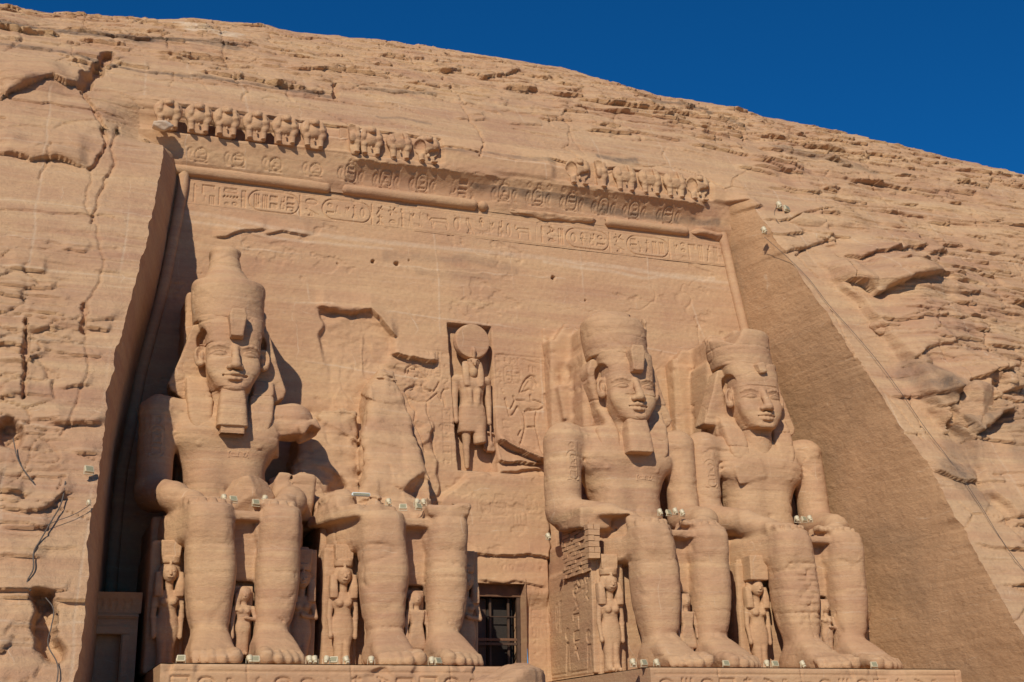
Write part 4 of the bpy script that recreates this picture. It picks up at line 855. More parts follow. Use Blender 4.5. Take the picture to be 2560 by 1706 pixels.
def hand(v, sx, dz=0, full=True):
    hx = -1.45 if sx < 0 else 1.75
    # flat on the thigh, finger ends towards the knees
    v.cap((2.62*sx, -2.3, 7.55+dz), (hx+.35*sx, -3.15, 7.24+dz), .60, .5, k=.3)
    v.box((hx, -3.15, 7.17+dz), (.80, .85, .24), .16, .25, rz=.12*sx)
    for q in range(4):
        X = hx+(.40*q-.68)*sx; yt = [-4.5, -4.75, -4.7, -4.45][q]
        v.box((X+.01*sx, (yt-3.35)/2, 7.10+dz), (.19, (-3.35-yt)/2, .15), .1, .05, rx=.05)
    v.chain([(hx-.3*sx, -2.7, 7.34+dz), (hx-.85*sx, -3.4, 7.25+dz), (hx-1.02*sx, -4.05, 7.14+dz)], [.28, .22, .17], k=.08)
def body_upper(v, ox=0., la=0.):
    v.loft([(6.7, 0, 0.80, 2.0, 1.3, 1.6), (7.6, ox*.3, 0.80, 1.94, 1.2, 1.5), (8.6, ox*.6, 0.98, 1.88, 1.15, 1.4), (9.5, ox, 0.98, 2.0, 1.2, 1.4), (10.3, ox, 1.03, 2.3, 1.25, 1.4), (11.2, ox, 1.08, 2.62, 1.35, 1.4), (12.0, ox, 1.18, 2.95, 1.3, 1.3), (12.6, ox, 1.28, 2.9, 1.05, 1.1), (13.0, ox, 1.28, 1.9, .8, .9)], k=.15, n=2.7, cap=.2)
    for sx in (-1, 1):
        v.ell((1.2*sx+ox, .14, 10.95), (1.2, .5, .72), k=.4); v.ell((1.4*sx+ox, -.28, 10.5), (.13, .09, .13), k=.06)
        v.ell((.75*sx+ox, .02, 8.6), (.62, .42, 1.3), k=.5)
        v.ell((3.1*sx+ox, .95, 12.15), (.98, .95, .85), k=.45)
        e = (la if sx < 0 else 0)
        v.cap((3.22*sx+ox-e*.6, .9, 12.0), (3.25*sx+ox-e, .5, 8.5), .86+.3*e, .82+.3*e, k=.25, sy=1.15)
        v.cap((3.22*sx+ox-e, .5, 8.15), (2.62*sx, -2.4, 7.6), .86, .64, k=.3); hand(v, sx)
    v.cap((ox*.6, -.4, 8.3), (ox*.6, -.38, 8.42), .1, k=.12, mode='-')
    return v
def back_slab(v, x0, x1, z1, y0=1.4):
    v.box(((x0+x1)/2, (y0+5.2)/2, z1/2+3.5), ((x1-x0)/2, (5.2-y0)/2, z1/2-3.5), .25, .25); return v
def throne_vol():
    v = Vol((-4.4, -4.4, -.3), (4.4, 5.2, 7.2), .1)
    v.box((0, 1.4, 2.68), (3.5, 3.6, 2.72), .06, .05); v.box((.35, -2.0, 3.1), (.75, 1.1, 3.15), .05, .05)
    for sx in (-1, 1): v.box((2.75*sx, -2.1, 2.75), (.72, .5, 2.8), .06, .03)
    v.box((0, 1.6, 5.2), (3.4, 2.9, 1.7), .2, .05); v.rough(.03, .8, 4); return v
def ear(v, sx, z0=15.02):
    c = (1.56*sx, .74, z0)
    v.ell(c, (.34, .17, .60), k=.05, rz=-.5*sx, ry=.12*sx)
    v.ell((c[0]+.03*sx, c[1]-.17, c[2]+.06), (.23, .14, .43), k=.03, mode='-', rz=-.5*sx, ry=.12*sx)
    v.chain([(c[0]-.10*sx, c[1]-.12, c[2]+.22), (c[0]+.0*sx, c[1]-.07, c[2]+.02), (c[0]-.07*sx, c[1]-.13, c[2]-.22)], [.05, .06, .07], k=.04); v.ell((c[0]-.04*sx, c[1]-.08, c[2]-.45), (.17, .14, .16), k=.05)
def ear(v, sx, z0=15.0):
    c = (1.5*sx, .55, z0)
    v.ell(c, (.33, .2, .58), k=.08, rz=-.35*sx, ry=.1*sx); v.ell((c[0]+.03*sx, c[1]-.2, c[2]+.08), (.2, .17, .36), k=.06, mode='-', rz=-.35*sx)
    v.ell((c[0]-.06*sx, c[1]-.1, c[2]-.02), (.1, .12, .2), k=.06); v.ell((c[0]-.02*sx, c[1]-.07, c[2]-.42), (.17, .15, .16), k=.06)
def head_vol():
    v = Vol((-2.1, -1.5, 11.7), (2.1, 2.4, 16.7), .033)
    v.loft([(12.98, 0, .6, .55, 1.12, .6), (13.22, 0, .6, .80, 1.22, .7), (13.6, 0, .6, 1.0, 1.22, .8), (14.0, 0, .6, 1.14, 1.2, 1), (14.5, 0, .6, 1.24, 1.14, 1.), (15.0, 0, .6, 1.29, 1.09, 1.), (15.5, 0, .6, 1.31, 1.12, 1.), (16.2, 0, .6, 1.3, 1.08, 1.)], k=.1, n=3.4, cap=.2)
    v.cap((0, .75, 11.5), (0, .6, 13.7), .92, .86, k=.2)
    v.ell((0, -.36, 13.72), (.72, .40, .5), k=.32)
    for sx in (-1, 1):
        v.ell((.78*sx, -.2, 14.28), (.42, .32, .42), k=.35)
        v.ell((.76*sx, -.76, 14.95), (.46, .36, .21), k=.16, mode='-', rz=.25*sx)
        v.ell((.74*sx, -.32, 14.90), (.36, .21, .165), k=.015, rz=.25*sx)
        up = [(.38, -.44, 14.88), (.52, -.50, 15.0), (.72, -.51, 15.05), (.92, -.44, 15.01), (1.10, -.29, 14.92), (1.2, -.18, 14.89)]
        br = [(.34, -.50, 15.22), (.55, -.49, 15.30), (.78, -.45, 15.33), (1.0, -.35, 15.29), (1.2, -.16, 15.18)]
        v.chain([(sx*a, b, c) for a, b, c in up], [.03, .045, .05, .045, .035, .02], k=.02); v.chain([(sx*a, b-.05, c-.075) for a, b, c in up[:-1]], [.02, .032, .034, .032, .02], k=.015, mode='-')
        v.chain([(sx*a, b, c) for a, b, c in br], [.03, .045, .045, .04, .03], k=.08)
        v.ell((.24*sx, -.80, 14.16), (.17, .2, .14), k=.08)
        v.ell((.13*sx, -.86, 14.04), (.075, .1, .05), k=.04, mode='-')
        ear(v, sx)
    v.chain([(0, -.50, 15.2), (0, -.68, 14.85), (0, -.90, 14.45), (0, -1.04, 14.22)], [.15, .15, .18, .2], k=.16); v.ell((0, -1.05, 14.2), (.21, .16, .15), k=.08)
    # lips
    v.chain([(-.52, -.60, 13.76), (-.3, -.76, 13.83), (-.1, -.86, 13.87), (0, -.855, 13.845), (.1, -.86, 13.87), (.3, -.76, 13.83), (.52, -.60, 13.76)], [.04, .085, .1, .09, .1, .085, .04], k=.06)
    v.chain([(-.44, -.64, 13.66), (-.2, -.80, 13.59), (0, -.835, 13.58), (.2, -.80, 13.59), (.44, -.64, 13.66)], [.05, .1, .115, .1, .05], k=.06)
    v.chain([(-.58, -.60, 13.77), (-.3, -.85, 13.725), (0, -.94, 13.72), (.3, -.85, 13.725), (.58, -.60, 13.77)], [.05, .035, .03, .035, .05], k=.04, mode='-')
    v.ell((0, -.56, 13.22), (.42, .28, .22), k=.2); v.cap((-.2, -.82, 13.42), (.2, -.82, 13.42), .06, k=.14, mode='-')
    return v
def nemes_vol():
    v = Vol((-3.3, -1.1, 10.7), (3.3, 3.4, 17.3), .05)
    # head cloth: brow band and crown of the head
    v.loft([(15.62, 0, .5, 1.36, .99, 1.3), (15.9, 0, .5, 1.40, 1.03, 1.4), (16.4, -.06, .6, 1.50, 1.06, 1.4), (16.95, -.14, .8, 1.62, 1.1, 1.4)], k=.05, n=2.4, cap=.03)
    for sx in (-1, 1):
        v.slab([(sx*a-.06, b) for a, b in [(0, 16.7), (1.5, 16.75), (1.84, 16.62), (1.95, 16.3), (2.2, 15.4), (2.55, 14.4), (2.84, 13.62), (2.7, 13.3), (2.1, 12.9), (0, 12.9)]], .95, 2.2, k=.08, rad=.08)
        v.loft([(10.95, 1.08*sx, .55, .28, .86, .5), (11.2, 1.24*sx, .55, .44, .86, .7), (11.7, 1.37*sx, .6, .56, .86, .8), (12.4, 1.43*sx, .8, .62, .86, .8), (13.2, 1.46*sx, 1.1, .64, .82, .8), (14.0, 1.5*sx, 1.55, .64, .76, .8)], k=.10, n=7, cap=.04)
        v.ell((1.44*sx, .7, 15.85), (.27, .75, .5), k=.05, mode='-'); v.ell((1.44*sx, .6, 15.05), (.22, .5, .7), k=.05, mode='-')     # hollow round the ear
    # hollow the face opening
    v.loft([(11, 0, .2, .74, 2., .35), (13, 0, .2, .92, 2., .6), (13.8, 0, .2, 1.22, 2., .8), (14.6, 0, .2, 1.36, 2., .9), (15.6, 0, .2, 1.34, 2., .8)], k=.06, n=3, cap=.02, mode='-')
    v.box((0, 2.6, 13.5), (1.15, .9, 2.8), .2, .2)
    return v
def crown_vol(kind):
    v = Vol((-3., -1., 16.4), (2.6, 5.4, 21.9), .055); q = -.25 if kind == 1 else -.36
    v.loft([(16.75, q*.5, 1.2, 1.72, 1.58, 1.7), (17.4, q*.8, 1.25, 1.75, 1.58, 1.7), (18.2, q, 1.3, 1.79, 1.55, 1.7), (18.75, q, 1.35, 1.79, 1.52, 1.7), (18.95, q, 1.4, 1.73, 1.46, 1.65)], k=.05, n=2.15, cap=.08)
    if kind == 1: v.box((q-.3, 3.6, 17.4), (1.25, 1.6, 1.3), .2, .3)
    if kind == 1:
        v.loft([(18.8, q, 1.7, 1.62, 1.55, 2.2), (19.15, q, 2.0, 1.4, 1.4, 2.2), (19.6, q, 2.4, 1.12, 1.1, 2.), (20.2, q-.05, 2.6, .84, .8, 1.8), (20.9, q-.08, 2.7, .74, .7, 1.8), (21.25, q-.08, 2.75, .74, .66, 1.8), (21.45, q-.08, 2.8, .52, .5, 1.5)], k=.12, n=2.2, cap=.15)
    elif kind == 3:
        v.loft([(18.8, q+.05, 1.7, 1.55, 1.5, 2.2), (19.25, q+.1, 2., 1.42, 1.4, 2.2), (19.6, q+.15, 2.3, 1.15, 1.2, 2.)], k=.1, n=2.2, cap=.12)
        v.box((q+1.5, .9, 19.1), (.55, .7, .5), .1, .15, mode='-', ry=.5); v.ell((q+1.62, .9, 18.85), (.13, .4, .4), k=.12)
    elif kind == 4:
        v.loft([(18.8, q+.1, 2., 1.5, 1.2, 2.2), (19.2, q+.2, 2.4, 1.3, 1.2, 2.2)], k=.1, n=2.2, cap=.1); v.box((-1.7, 1.0, 19.0), (.9, 1.4, .7), .1, .2, mode='-', ry=-.5)
    v.rough(.05, 1.2, 7+kind, 2.); return v
def uraeus_vol(broken=False):
    v = Vol((-.9, -1.5, 15.4), (.9, .6, 17.4), .04)
    if broken:
        v.box((.1, -.55, 15.62), (.42, .25, .18), .08, .1); v.box((-.05, -.45, 16.5), (.25, .28, .3), .08, .1, ry=.3); v.rough(.1, 3, 3); return v
    v.slab([(-.3, 15.62), (.3, 15.62), (.35, 16.2), (.43, 16.7), (.3, 17.06), (-.3, 17.06), (-.43, 16.75), (-.35, 16.2)], -1.02, .3, rad=.07)
    for sx in (-.16, .16): v.cap((sx, -1.04, 15.7), (sx*1.2, -1.04, 16.95), .025, k=.03, mode='-')
    v.box((0, -1.0, 15.55), (.3, .16, .12), .05, .03, mode='-'); v.rough(.03, 3, 3); return v
def beard_vol(kind):
    v = Vol((-1.1, -1.6, 10.9), (1.1, .8, 13.4), .04)
    v.loft([(11.25, 0, -.5, .74, .66, .9), (11.9, 0, -.42, .69, .60, .9), (12.6, 0, -.3, .62, .54, .9), (13.14, 0, -.2, .56, .5, .9)], k=.05, n=4.5, cap=.06)
    v.ridge(.008, .115, (-1.05, -1.5, 11.2), (1.05, .7, 13.1))
    if kind == 3: v.box((.75, -1.1, 11.15), (.35, .5, .2), .05, .08, mode='-', ry=.5)
    if kind == 1: v.box((0, -.6, 11.05), (.55, .4, .22), .05, .05)
    v.rough(.03, 2.5, 5); return v
LOWER = body_lower(Vol((-5.3, -8.4, -.2), (4.6, 5.4, 16.6), .085))
HEAD = head_vol(); NEMES = nemes_vol(); THRONE = throne_vol()
def finish_body(v, seed):
    # tool-dressed kilt pleats at the sides, faint joints, worn surface
    v.rough(.05, .55, seed, 1.6); return v
COLOSSI = []
def colossus(k, label):
    t = thing('seated_colossus', label, 'colossus statue', (SX[k-1], 0, 0), 'seated colossi of the temple front'); v = LOWER.copy()
    if k != 2: body_upper(v, {1: -.05, 3: -.28, 4: 0.}[k], {1: 0, 3: .35, 4: .1}[k])
    if k == 1:
        pass
        v.box((3.9, .2, 9.6), (1.3, 2.0, 1.75), .2, .25, mode='-', ry=.12)        # left upper arm broken off below the shoulder
        v.box((3.0, .7, 8.2), (1.0, 1.5, 1.15), .25, .3, ry=-.1); v.box((2.6, .2, 9.3), (.5, .8, .7), .2, .3, mode='-', ry=.5); v.cap((3.0, .4, 8.0), (2.6, -2.4, 7.45), .75, .5, k=.3)
        v.box((3.7, .3, 11.55), (.5, .8, .35), .1, .2, ry=.5); v.box((4.2, -.4, 10.9), (.8, .9, .5), .1, .1, mode='-', ry=-.5)
    if k == 2:
        # only the hands and laps survive below a tall spur of broken rock
        v.cap((-3.1, 1., 7.7), (-2.7, -2.5, 7.45), .9, .7, k=.3)
        sp = [(6.8, .2, 2.4, .0), (8.2, .6, 2.0, .5), (9.1, .8, 1.8, .5), (10.15, .78, 1.63, 1.0), (11., .74, 1.56, 1.45), (11.9, .78, 1.43, 1.85), (13.15, .83, 1.23, 2.35), (14.6, .74, .98, 2.95), (15.6, .85, .66, 3.55), (16.05, .95, .4, 3.75)]
        v.loft([(z, c, f+1.7, a, 1.7, 3.) for z, c, a, f in sp], k=.05, n=8, cap=.05)
        v.loft([(z, c, f+1.7, a, 1.7, 3.) for z, c, a, f in [(6.8, -2.0, 2.2, .6), (8.2, -2.2, 1.9, 1.2), (9.5, -2.3, 1.7, 1.9), (11.5, -2.2, 1.6, 2.75), (12.6, -2.1, 1.45, 3.1), (13.4, -1.7, 1.0, 3.3)]], k=.05, n=6, cap=.12)
        v.box((-3.3, 2.0, 12.8), (.9, 1.2, .8), .1, .1, mode='-', ry=.7, rz=.4); v.box((-2.4, 1.7, 9.6), (.7, .5, .8), .1, .08, mode='-', ry=.5, rz=.5); v.box((1.9, .6, 9.2), (.5, .8, .7), .1, .1, mode='-', ry=-.6, rz=-.6); v.box((.7, 2.5, 15.2), (1.2, .7, .5), .1, .1, mode='-', rx=.7)
        v.chain([(-.75, 1.9, 9.0), (-.85, 2.0, 11.), (-.5, 2.7, 13.2)], .16, k=.06, mode='-')
        v.ell((.4, .6, 7.3), (1.6, 1.6, 1.1), k=.4); v.ell((-.6, -.2, 7.7), (.5, .6, .8), k=.2); v.box((2.3, .2, 7.2), (.9, 1.6, .55), .1, .3, ry=.3)
        v.box((-2.2, -2.2, 7.05), (1.25, 2.1, .36), .15, .25, rz=.28)
        v.box((-3.6, -4.2, 6.9), (.9, .9, .4), .1, .12, mode='-', rz=.5)
        v.box((2.0, -3.0, 7.08), (.95, 1.9, .22), .1, .2, rz=-.15)
    if k == 3:
        pass
        v.box((-3.0, -2.9, 7.05), (1.0, .9, .5), .1, .15, mode='-', rz=.5); v.box((-3.3, -.9, 7.65), (.85, 1.5, .55), .15, .25, rx=.1)
    if k == 4:
        pass
        v.ell((1.35, -.08, 11.75), (.75, .12, .42), k=.03); v.box((-1.0, -.27, 10.75), (.9, .12, .55), .08, .04, ry=.3)
    v.rough(.045, .55, 50+k, 1.7); v.wear(700+20*k, .04, .055)
    if k == 2:
        g = np.meshgrid(*v.ax, indexing='ij'); m = (np.abs(v.F) < .7) & (g[2] > 6.75)
        rr = fbm(g[0][m]*.5, g[1][m]*.5, g[2][m]*.4, o=4, s=77)*.2+.07*fbm(g[0][m]*2, g[1][m]*2, g[2][m]*2.5, o=3, s=78)
        q = g[2][m]/1.3+.5*noise(g[0][m]*.4, g[1][m]*.4, s=79)+.25*g[0][m]; kk = np.floor(q); rr = rr*(1+1.1*sst(-.5, -1., g[0][m])); rr = rr+.09*(_h(kk.astype(np.int64), np.floor(g[0][m]*.8+kk*.37).astype(np.int64), 0, 80)-.5)+.05*(q-kk-.5); v.F[m] += rr*sst(6.75, 7.4, g[2][m])
    if k == 4:   # masonry patches of the old repair on the right shin
        g = np.meshgrid(*v.ax, indexing='ij'); m = (np.abs(v.F) < .3) & (g[0] < 0) & (g[1] < -3.7) & (g[2] > 1.6) & (g[2] < 5.4)
        gx, gz = g[0][m], g[2][m]; q = gz/.29+.25*noise(gx*1.2, gz*.8, s=87); kk = np.floor(q); u = gx/.62+_h(kk.astype(np.int64), kk.astype(np.int64), 0, 88)*3; ku = np.floor(u)
        e = np.minimum(np.minimum(q-kk, 1-q+kk)*.29, np.minimum(u-ku, 1-u+ku)*.62); v.F[m] += (.07*np.exp(-(e/.05)**2)+.05*(_h(kk.astype(np.int64), ku.astype(np.int64), 1, 89)-.5))*sst(5.4, 5.1, gz+.3*noise(gx*2, gz*0, s=86))*sst(1.6, 2.8, gz)*sst(-.1, .25, noise(gx*1.1, gz*.9, s=85)+.3)
    stone_obj('body', v, M_STAT, t); COLOSSI.append((t, v, k))
    stone_obj('throne', THRONE, M_STAT, t, 0)
    sv = Vol((-5.2, .8, 6.), (2.6, 6.2, 20.2), .1)
    if k == 1: sv.box((-.6, 4.2, 13.), (1.55, 1.6, 5.9), .2, .1)
    if k == 2: sv.box((-.6, 4.6, 10.), (2.6, .9, 3.), .2, .1)
    if k == 3:
        sv.box((-.85, 4.95, 13.2), (2.1, .75, 6.5), .15, .1); sv.box((-3.1, 4.4, 19.6), (.9, .9, .6), .1, .1, mode='-', ry=-.6); sv.box((-.5, 3.2, 15.2), (1.5, 1.4, 2.3), .3, .3); sv.box((-.55, 3.4, 17.9), (1.2, 1.4, 1.2), .3, .3); sv.box((-2.0, 4.0, 14.2), (.5, .4, 1.8), .1, .2, ry=.15)
    if k == 4:
        sv.box((-.9, 5.0, 12.8), (2.05, .75, 6.0), .15, .1); sv.box((-3.0, 4.5, 18.9), (.6, .8, .5), .1, .1, mode='-', ry=-.5); sv.box((-.5, 3.2, 15.2), (1.55, 1.4, 2.3), .3, .3); sv.box((-.55, 3.4, 17.8), (1.2, 1.4, 1.2), .3, .3); sv.box((-2.2, 4.35, 15.2), (.5, .25, 2.6), .08, .05, ry=.05)
    sv.rough(.08, .7, 90+k, 1.); sv.wear(1100+20*k); stone_obj('back_slab', sv, M_WALL, t)
    if k != 2:
        hv = HEAD.copy()
        if k == 4: hv.box((0, -.55, 12.95), (.9, .55, .16), .08, .08, mode='-'); hv.rough(.02, 2., 61)
        hv.rough(.012, 2.2, 60+k); hv.wear(1000+20*k, .014, .022); stone_obj('head', hv, M_STAT, t)
        nv = NEMES.copy()
        if k == 1: pass
        if k == 3: nv.box((-2.6, 1.2, 14.2), (.9, 1.2, 1.5), .2, .3, mode='-', ry=.25)
        if k == 4: nv.box((-2.75, 1.0, 12.6), (.6, 1.2, .9), .1, .2, mode='-')
        nv.rough(.035, 1.3, 63+k, 2.); nv.wear(800+20*k, .022, .04); stone_obj('headcloth', nv, M_STAT, t)
        stone_obj('crown', crown_vol(k).wear(900+20*k, .028, .04), M_STAT, t)
        o = stone_obj('cobra_ornament', uraeus_vol(k == 4), M_STAT, t)
        if k == 4: o['label'] = 'broken stump of the brow cobra'
        if k != 4: stone_obj('beard', beard_vol(k), M_STAT, t)
    return t
colossus(1, 'tallest seated colossus with a bulbous double crown and square beard, beside the shaded left wall')
colossus(2, 'shattered seated colossus, only legs and lap left under a spur of broken rock')
colossus(3, 'bearded seated colossus with a flat-topped crown, brick repair under its arm')
colossus(4, 'beardless seated colossus with a flat crown and patched shin, beside the dark right wall')
# ------------------------------------------------------------------ texts cut into the figures' own surfaces
def inscribe(name, v, parent, mat, x0, x1, z0, z1, fn, ylim=9.):
    """a skin of stone over part of a figure, following its surface, with signs sunk in it"""
    c = Carve(x0, x1, z0, z1, .03); fn(c)
    ins = v.F < 0; ny = v.F.shape[1]; k = np.argmax(ins, axis=1)
    km = np.clip(k-1, 0, ny-1); I, K = np.meshgrid(np.arange(v.F.shape[0]), np.arange(v.F.shape[2]), indexing='ij')
    a, b = v.F[I, km, K], v.F[I, k, K]; y = v.ax[1][km]+v.h*np.clip(a/np.maximum(a-b, 1e-4), 0, 1)
    u = (c.X-v.lo[0])/v.h; w = (c.Z-v.lo[2])/v.h; i = np.clip(u.astype(int), 0, y.shape[0]-2); j = np.clip(w.astype(int), 0, y.shape[1]-2); fu, fw = u-i, w-j
    Y = (y[i, j]*(1-fu)+y[i+1, j]*fu)*(1-fw)+(y[i, j+1]*(1-fu)+y[i+1, j+1]*fu)*fw
    ed = np.minimum(np.minimum(c.X-x0, c.x[-1]-c.X), np.minimum(c.Z-z0, c.z[-1]-c.Z)); Y = Y-.03*sst(0, .1, ed)+.03*(1-sst(0, .1, ed))-c.C
    return mk(name, np.stack([c.X, Y, c.Z], -1).reshape(-1, 3), grid_faces(*c.X.shape), mat, parent, attr={'tint': c.T.ravel()})
def panel(name, parent, mat, x0, x1, z0, z1, y, fn, res=.03, axis=0):
    """flat inscribed face; axis 1 = a side face (x held, runs in y)"""
    c = Carve(x0, x1, z0, z1, res); fn(c); c.H = c.C+.012*fbm(c.X*2, c.Z*3, o=3, s=9)
    V = np.stack([c.X, y-c.H, c.Z], -1) if axis == 0 else np.stack([y-c.H, c.X, c.Z], -1)
    return mk(name, V.reshape(-1, 3), grid_faces(*c.X.shape, flip=axis == 1), mat, parent)
for t, v, k in COLOSSI:
    if k in (1, 3, 4):
        xa = {1: -3.75, 3: -4.05, 4: -3.75}[k]
        inscribe('arm_cartouche', v, t, M_STAT, xa, xa+.85, 9.6, 11.9, lambda c: (glyph(c, 'disk', xa+.2, 11.35, .4, .4, .07), cartouche_v(c, xa+.12, 9.75, .6, 1.5, ['disk', 'seat', 'water', 'comb'], .07, .04)))
        if k != 4: inscribe('chest_cartouche', v, t, M_STAT, -.15, 1.05, 9.85, 10.3, lambda c: cartouche_h(c, 0, 9.92, .85, .3, [('disk',), ('reed',), ('comb',), ('seat',)], .06, .03))
    n = [('axe', 'fox'), ('house', 'comb', 'water'), ('poles', 'knife')]
    def fn(c, k=k):
        glyph(c, 'hoe', .05, 5.45, .55, .5, .09); cartouche_v(c, .08, 4.0, .56, 1.35, [['comb', 'house', ('reed', 'snake')], ['disk', 'gate', 'cloth'], ['house', 'comb', 'disk'], ['gate', 'comb', 'reed']][k-1], .09, .045); glyph(c, 'fox', .15, 3.4, .4, .5, .09)
    panel('inscribed_panel', t, M_STAT, -.25, .95, 3.2, 6.25, -3.13, fn)

# ------------------------------------------------------------------ queens and princes by the legs
def face_small(v, c, s=1.):
    x, y, z = c
    v.ell((x, y, z), (.25*s, .23*s, .33*s), k=.04); v.chain([(x, y-.21*s, z+.08*s), (x, y-.255*s, z-.06*s)], [.03*s, .042*s], k=.04)
    for q in (-1, 1):
        v.ell((x+.1*s*q, y-.23*s, z+.06*s), (.075*s, .05*s, .035*s), k=.03, mode='-'); v.ell((x+.1*s*q, y-.18*s, z+.055*s), (.06*s, .05*s, .03*s), k=.01); v.ell((x+.24*s*q, y+.05, z), (.05*s, .06*s, .1*s), k=.03)
    v.cap((x-.08*s, y-.215*s, z-.15*s), (x+.08*s, y-.215*s, z-.15*s), .025*s, k=.03)
def lady(h=.04, plumes=True, arm='down', tall=0.):
    v = Vol((-.95, -1.1, -.05), (.95, .5, 5.75), h)
    v.loft([(.0, 0, -.15, .38, .28, .4), (.25, 0, -.15, .36, .2, .4), (1.2, 0, -.15, .40, .24, .4), (1.75, 0, -.12, .50, .3, .4), (2.15, 0, -.1, .46, .28, .4), (2.55, 0, -.1, .36, .24, .4), (2.95, 0, -.12, .44, .28, .4), (3.25, 0, -.08, .5, .22, .4), (3.4, 0, -.05, .4, .2, .3)], k=.08, n=2.4, cap=.05)
    for q in (-1, 1):
        v.ell((.19*q, -.36, 2.9), (.17, .15, .17), k=.06); v.cap((.18*q, -.35, .14), (.18*q, -.72, .1), .13, .1, k=.06)
        v.cap((.12*q, -.3, 1.1), (.2*q, -.36, .2), .1, k=.2)
    v.cap((0, -.5, .1), (0, -.44, 1.3), .03, k=.1, mode='-')
    v.cap((-.55, -.05, 3.1), (-.60, -.12, 2.3), .14, .11, k=.08); v.cap((-.60, -.12, 2.3), (-.56, -.25, 1.6), .11, .09, k=.06); v.ell((-.56, -.3, 1.48), (.1, .12, .14), k=.05)
    if arm == 'down': v.cap((.55, -.05, 3.1), (.60, -.12, 2.3), .14, .11, k=.08); v.cap((.60, -.12, 2.3), (.57, -.2, 1.6), .11, .09, k=.06); v.ell((.57, -.22, 1.48), (.1, .1, .15), k=.05)
    else: v.cap((.55, -.05, 3.1), (.66, -.22, 2.45), .14, .12, k=.08); v.cap((.66, -.22, 2.45), (.05, -.48, 2.5), .11, .09, k=.06); v.ell((.0, -.5, 2.55), (.12, .1, .1), k=.05)
    # tripartite wig
    v.ell((0, .02, 4.25), (.46, .36, .42), k=.08)
    for q in (-1, 1): v.loft([(3.14, .44*q, -.2, .2, .2, .4), (3.6, .45*q, -.18, .19, .22, .4), (4.2, .47*q, -.02, .14, .2, .4)], k=.05, n=3, cap=.02)
    face_small(v, (0, -.31, 4.12), 1.22); v.cap((0, -.1, 3.3), (0, -.15, 3.8), .17, k=.05); v.ell((0, -.42, 4.52), (.06, .09, .12), k=.03)
    v.loft([(4.55, 0, 0, .42, .38, .4), (4.85, 0, 0, .44, .4, .4)], k=.04, n=2.2, cap=.03)
    if plumes:
        v.slab([(-.40, 4.85), (.40, 4.85), (.44, 5.55), (-.44, 5.55)], -.3, .4, k=.03, rad=.04)
        for q in range(-2, 3): v.cap((.15*q, -.32, 4.9), (.15*q, -.32, 5.5), .03, k=.02, mode='-')
    v.box((0, .42, 2.8), (.75, .16, 2.8), .04, .04); v.rough(.02, 2.2, 3); return v
def boy(kind):
    v = Vol((-.75, -.8, -.1), (.75, .45, 3.05), .034)
    if kind == 'girl':
        v.loft([(.0, 0, -.1, .26, .2, .3), (.8, 0, -.1, .27, .18, .3), (1.2, 0, -.08, .33, .22, .3), (1.6, 0, -.08, .25, .18, .3), (1.9, 0, -.08, .31, .2, .3), (2.1, 0, -.05, .36, .16, .3)], k=.06, n=2.4, cap=.04)
        for q in (-1, 1): v.ell((.13*q, -.26, 1.86), (.11, .09, .11), k=.05); v.cap((.11*q, -.25, .1), (.12*q, -.45, .07), .08, k=.05)
        v.cap((0, -.33, .05), (0, -.3, .95), .02, k=.08, mode='-')
    else:
        v.slab([(-.42, .32), (.46, .32), (.30, 1.2), (.26, 1.4), (.36, 2.05), (-.36, 2.05), (-.26, 1.4), (-.32, 1.2)], -.34, .2, k=.08, rad=.1)
        for q in (-1, 1): v.cap((.15*q, -.15, .35), (.15*q, -.2, .1), .12, k=.05); v.cap((.15*q, -.15, .08), (.15*q, -.45, .06), .09, k=.05)
        for q in (-1, 1): v.slab([(q*.34, 1.45), (q*.62, 1.3), (q*.5, 1.8), (q*.34, 2.05)], -.2, .15, k=.05, rad=.04)
    v.cap((-.4, -.05, 1.98), (-.46, -.1, 1.35), .11, .085, k=.06); v.cap((-.46, -.1, 1.35), (-.44, -.2, .85), .085, .07, k=.05); v.ell((-.44, -.2, .78), (.08, .08, .11), k=.04)
    if kind == 'girl': v.cap((.4, -.05, 1.98), (.52, -.15, 1.5), .11, .09, k=.06); v.cap((.52, -.15, 1.5), (.05, -.34, 1.55), .085, .07, k=.05)
    else: v.cap((.4, -.05, 1.98), (.50, -.1, 1.4), .11, .085, k=.06); v.cap((.50, -.1, 1.4), (.5, -.2, .85), .08, .065, k=.05)
    v.cap((0, -.05, 2.0), (0, -.08, 2.3), .13, k=.05); v.ell((0, .0, 2.62), (.32, .27, .3), k=.05); face_small(v, (0, -.14, 2.52), .9)
    v.loft([(1.85, -.26, -.1, .12, .16, .25), (2.3, -.28, -.08, .13, .17, .25), (2.6, -.24, -.03, .14, .17, .25)], k=.05, n=3, cap=.03)
    v.box((-.12, .3, 1.45), (.52, .14, 1.5), .03, .04); v.rough(.018, 3, 8); return v
LADY = {}
def lady_obj(v, label, x, y, z, s=1., group='royal figures beside the legs of the colossi'):
    key = id(v)
    if key not in LADY:
        V, F = v.mesh(); V = smooth_mesh(V, F, 1); o = mk('royal_figure_statue', V, F, M_STAT); LADY[key] = o
    else: o = LADY[key].copy(); COL.objects.link(o)
    o.location = (x, y, z); o.scale = (s, s, s); return tag(o, label, 'statue', group)
LA, LB, LC = lady(), lady(plumes=True, arm='up'), lady(plumes=True)
LC.box((0, -.1, 5.1), (.5, .55, .62), .05, .05); LC.box((.0, -.62, 4.3), (.9, .1, .6), .05, .1, mode='-') if False else None
lady_obj(LA, 'half-shaded queen statue left of the tallest colossus\' legs, against the dark wall', -2.62, -2.75, 0.)
lady_obj(LB, 'shaded woman statue at the right side of the tallest colossus\' legs', 3.1, -2.75, 0., .97)
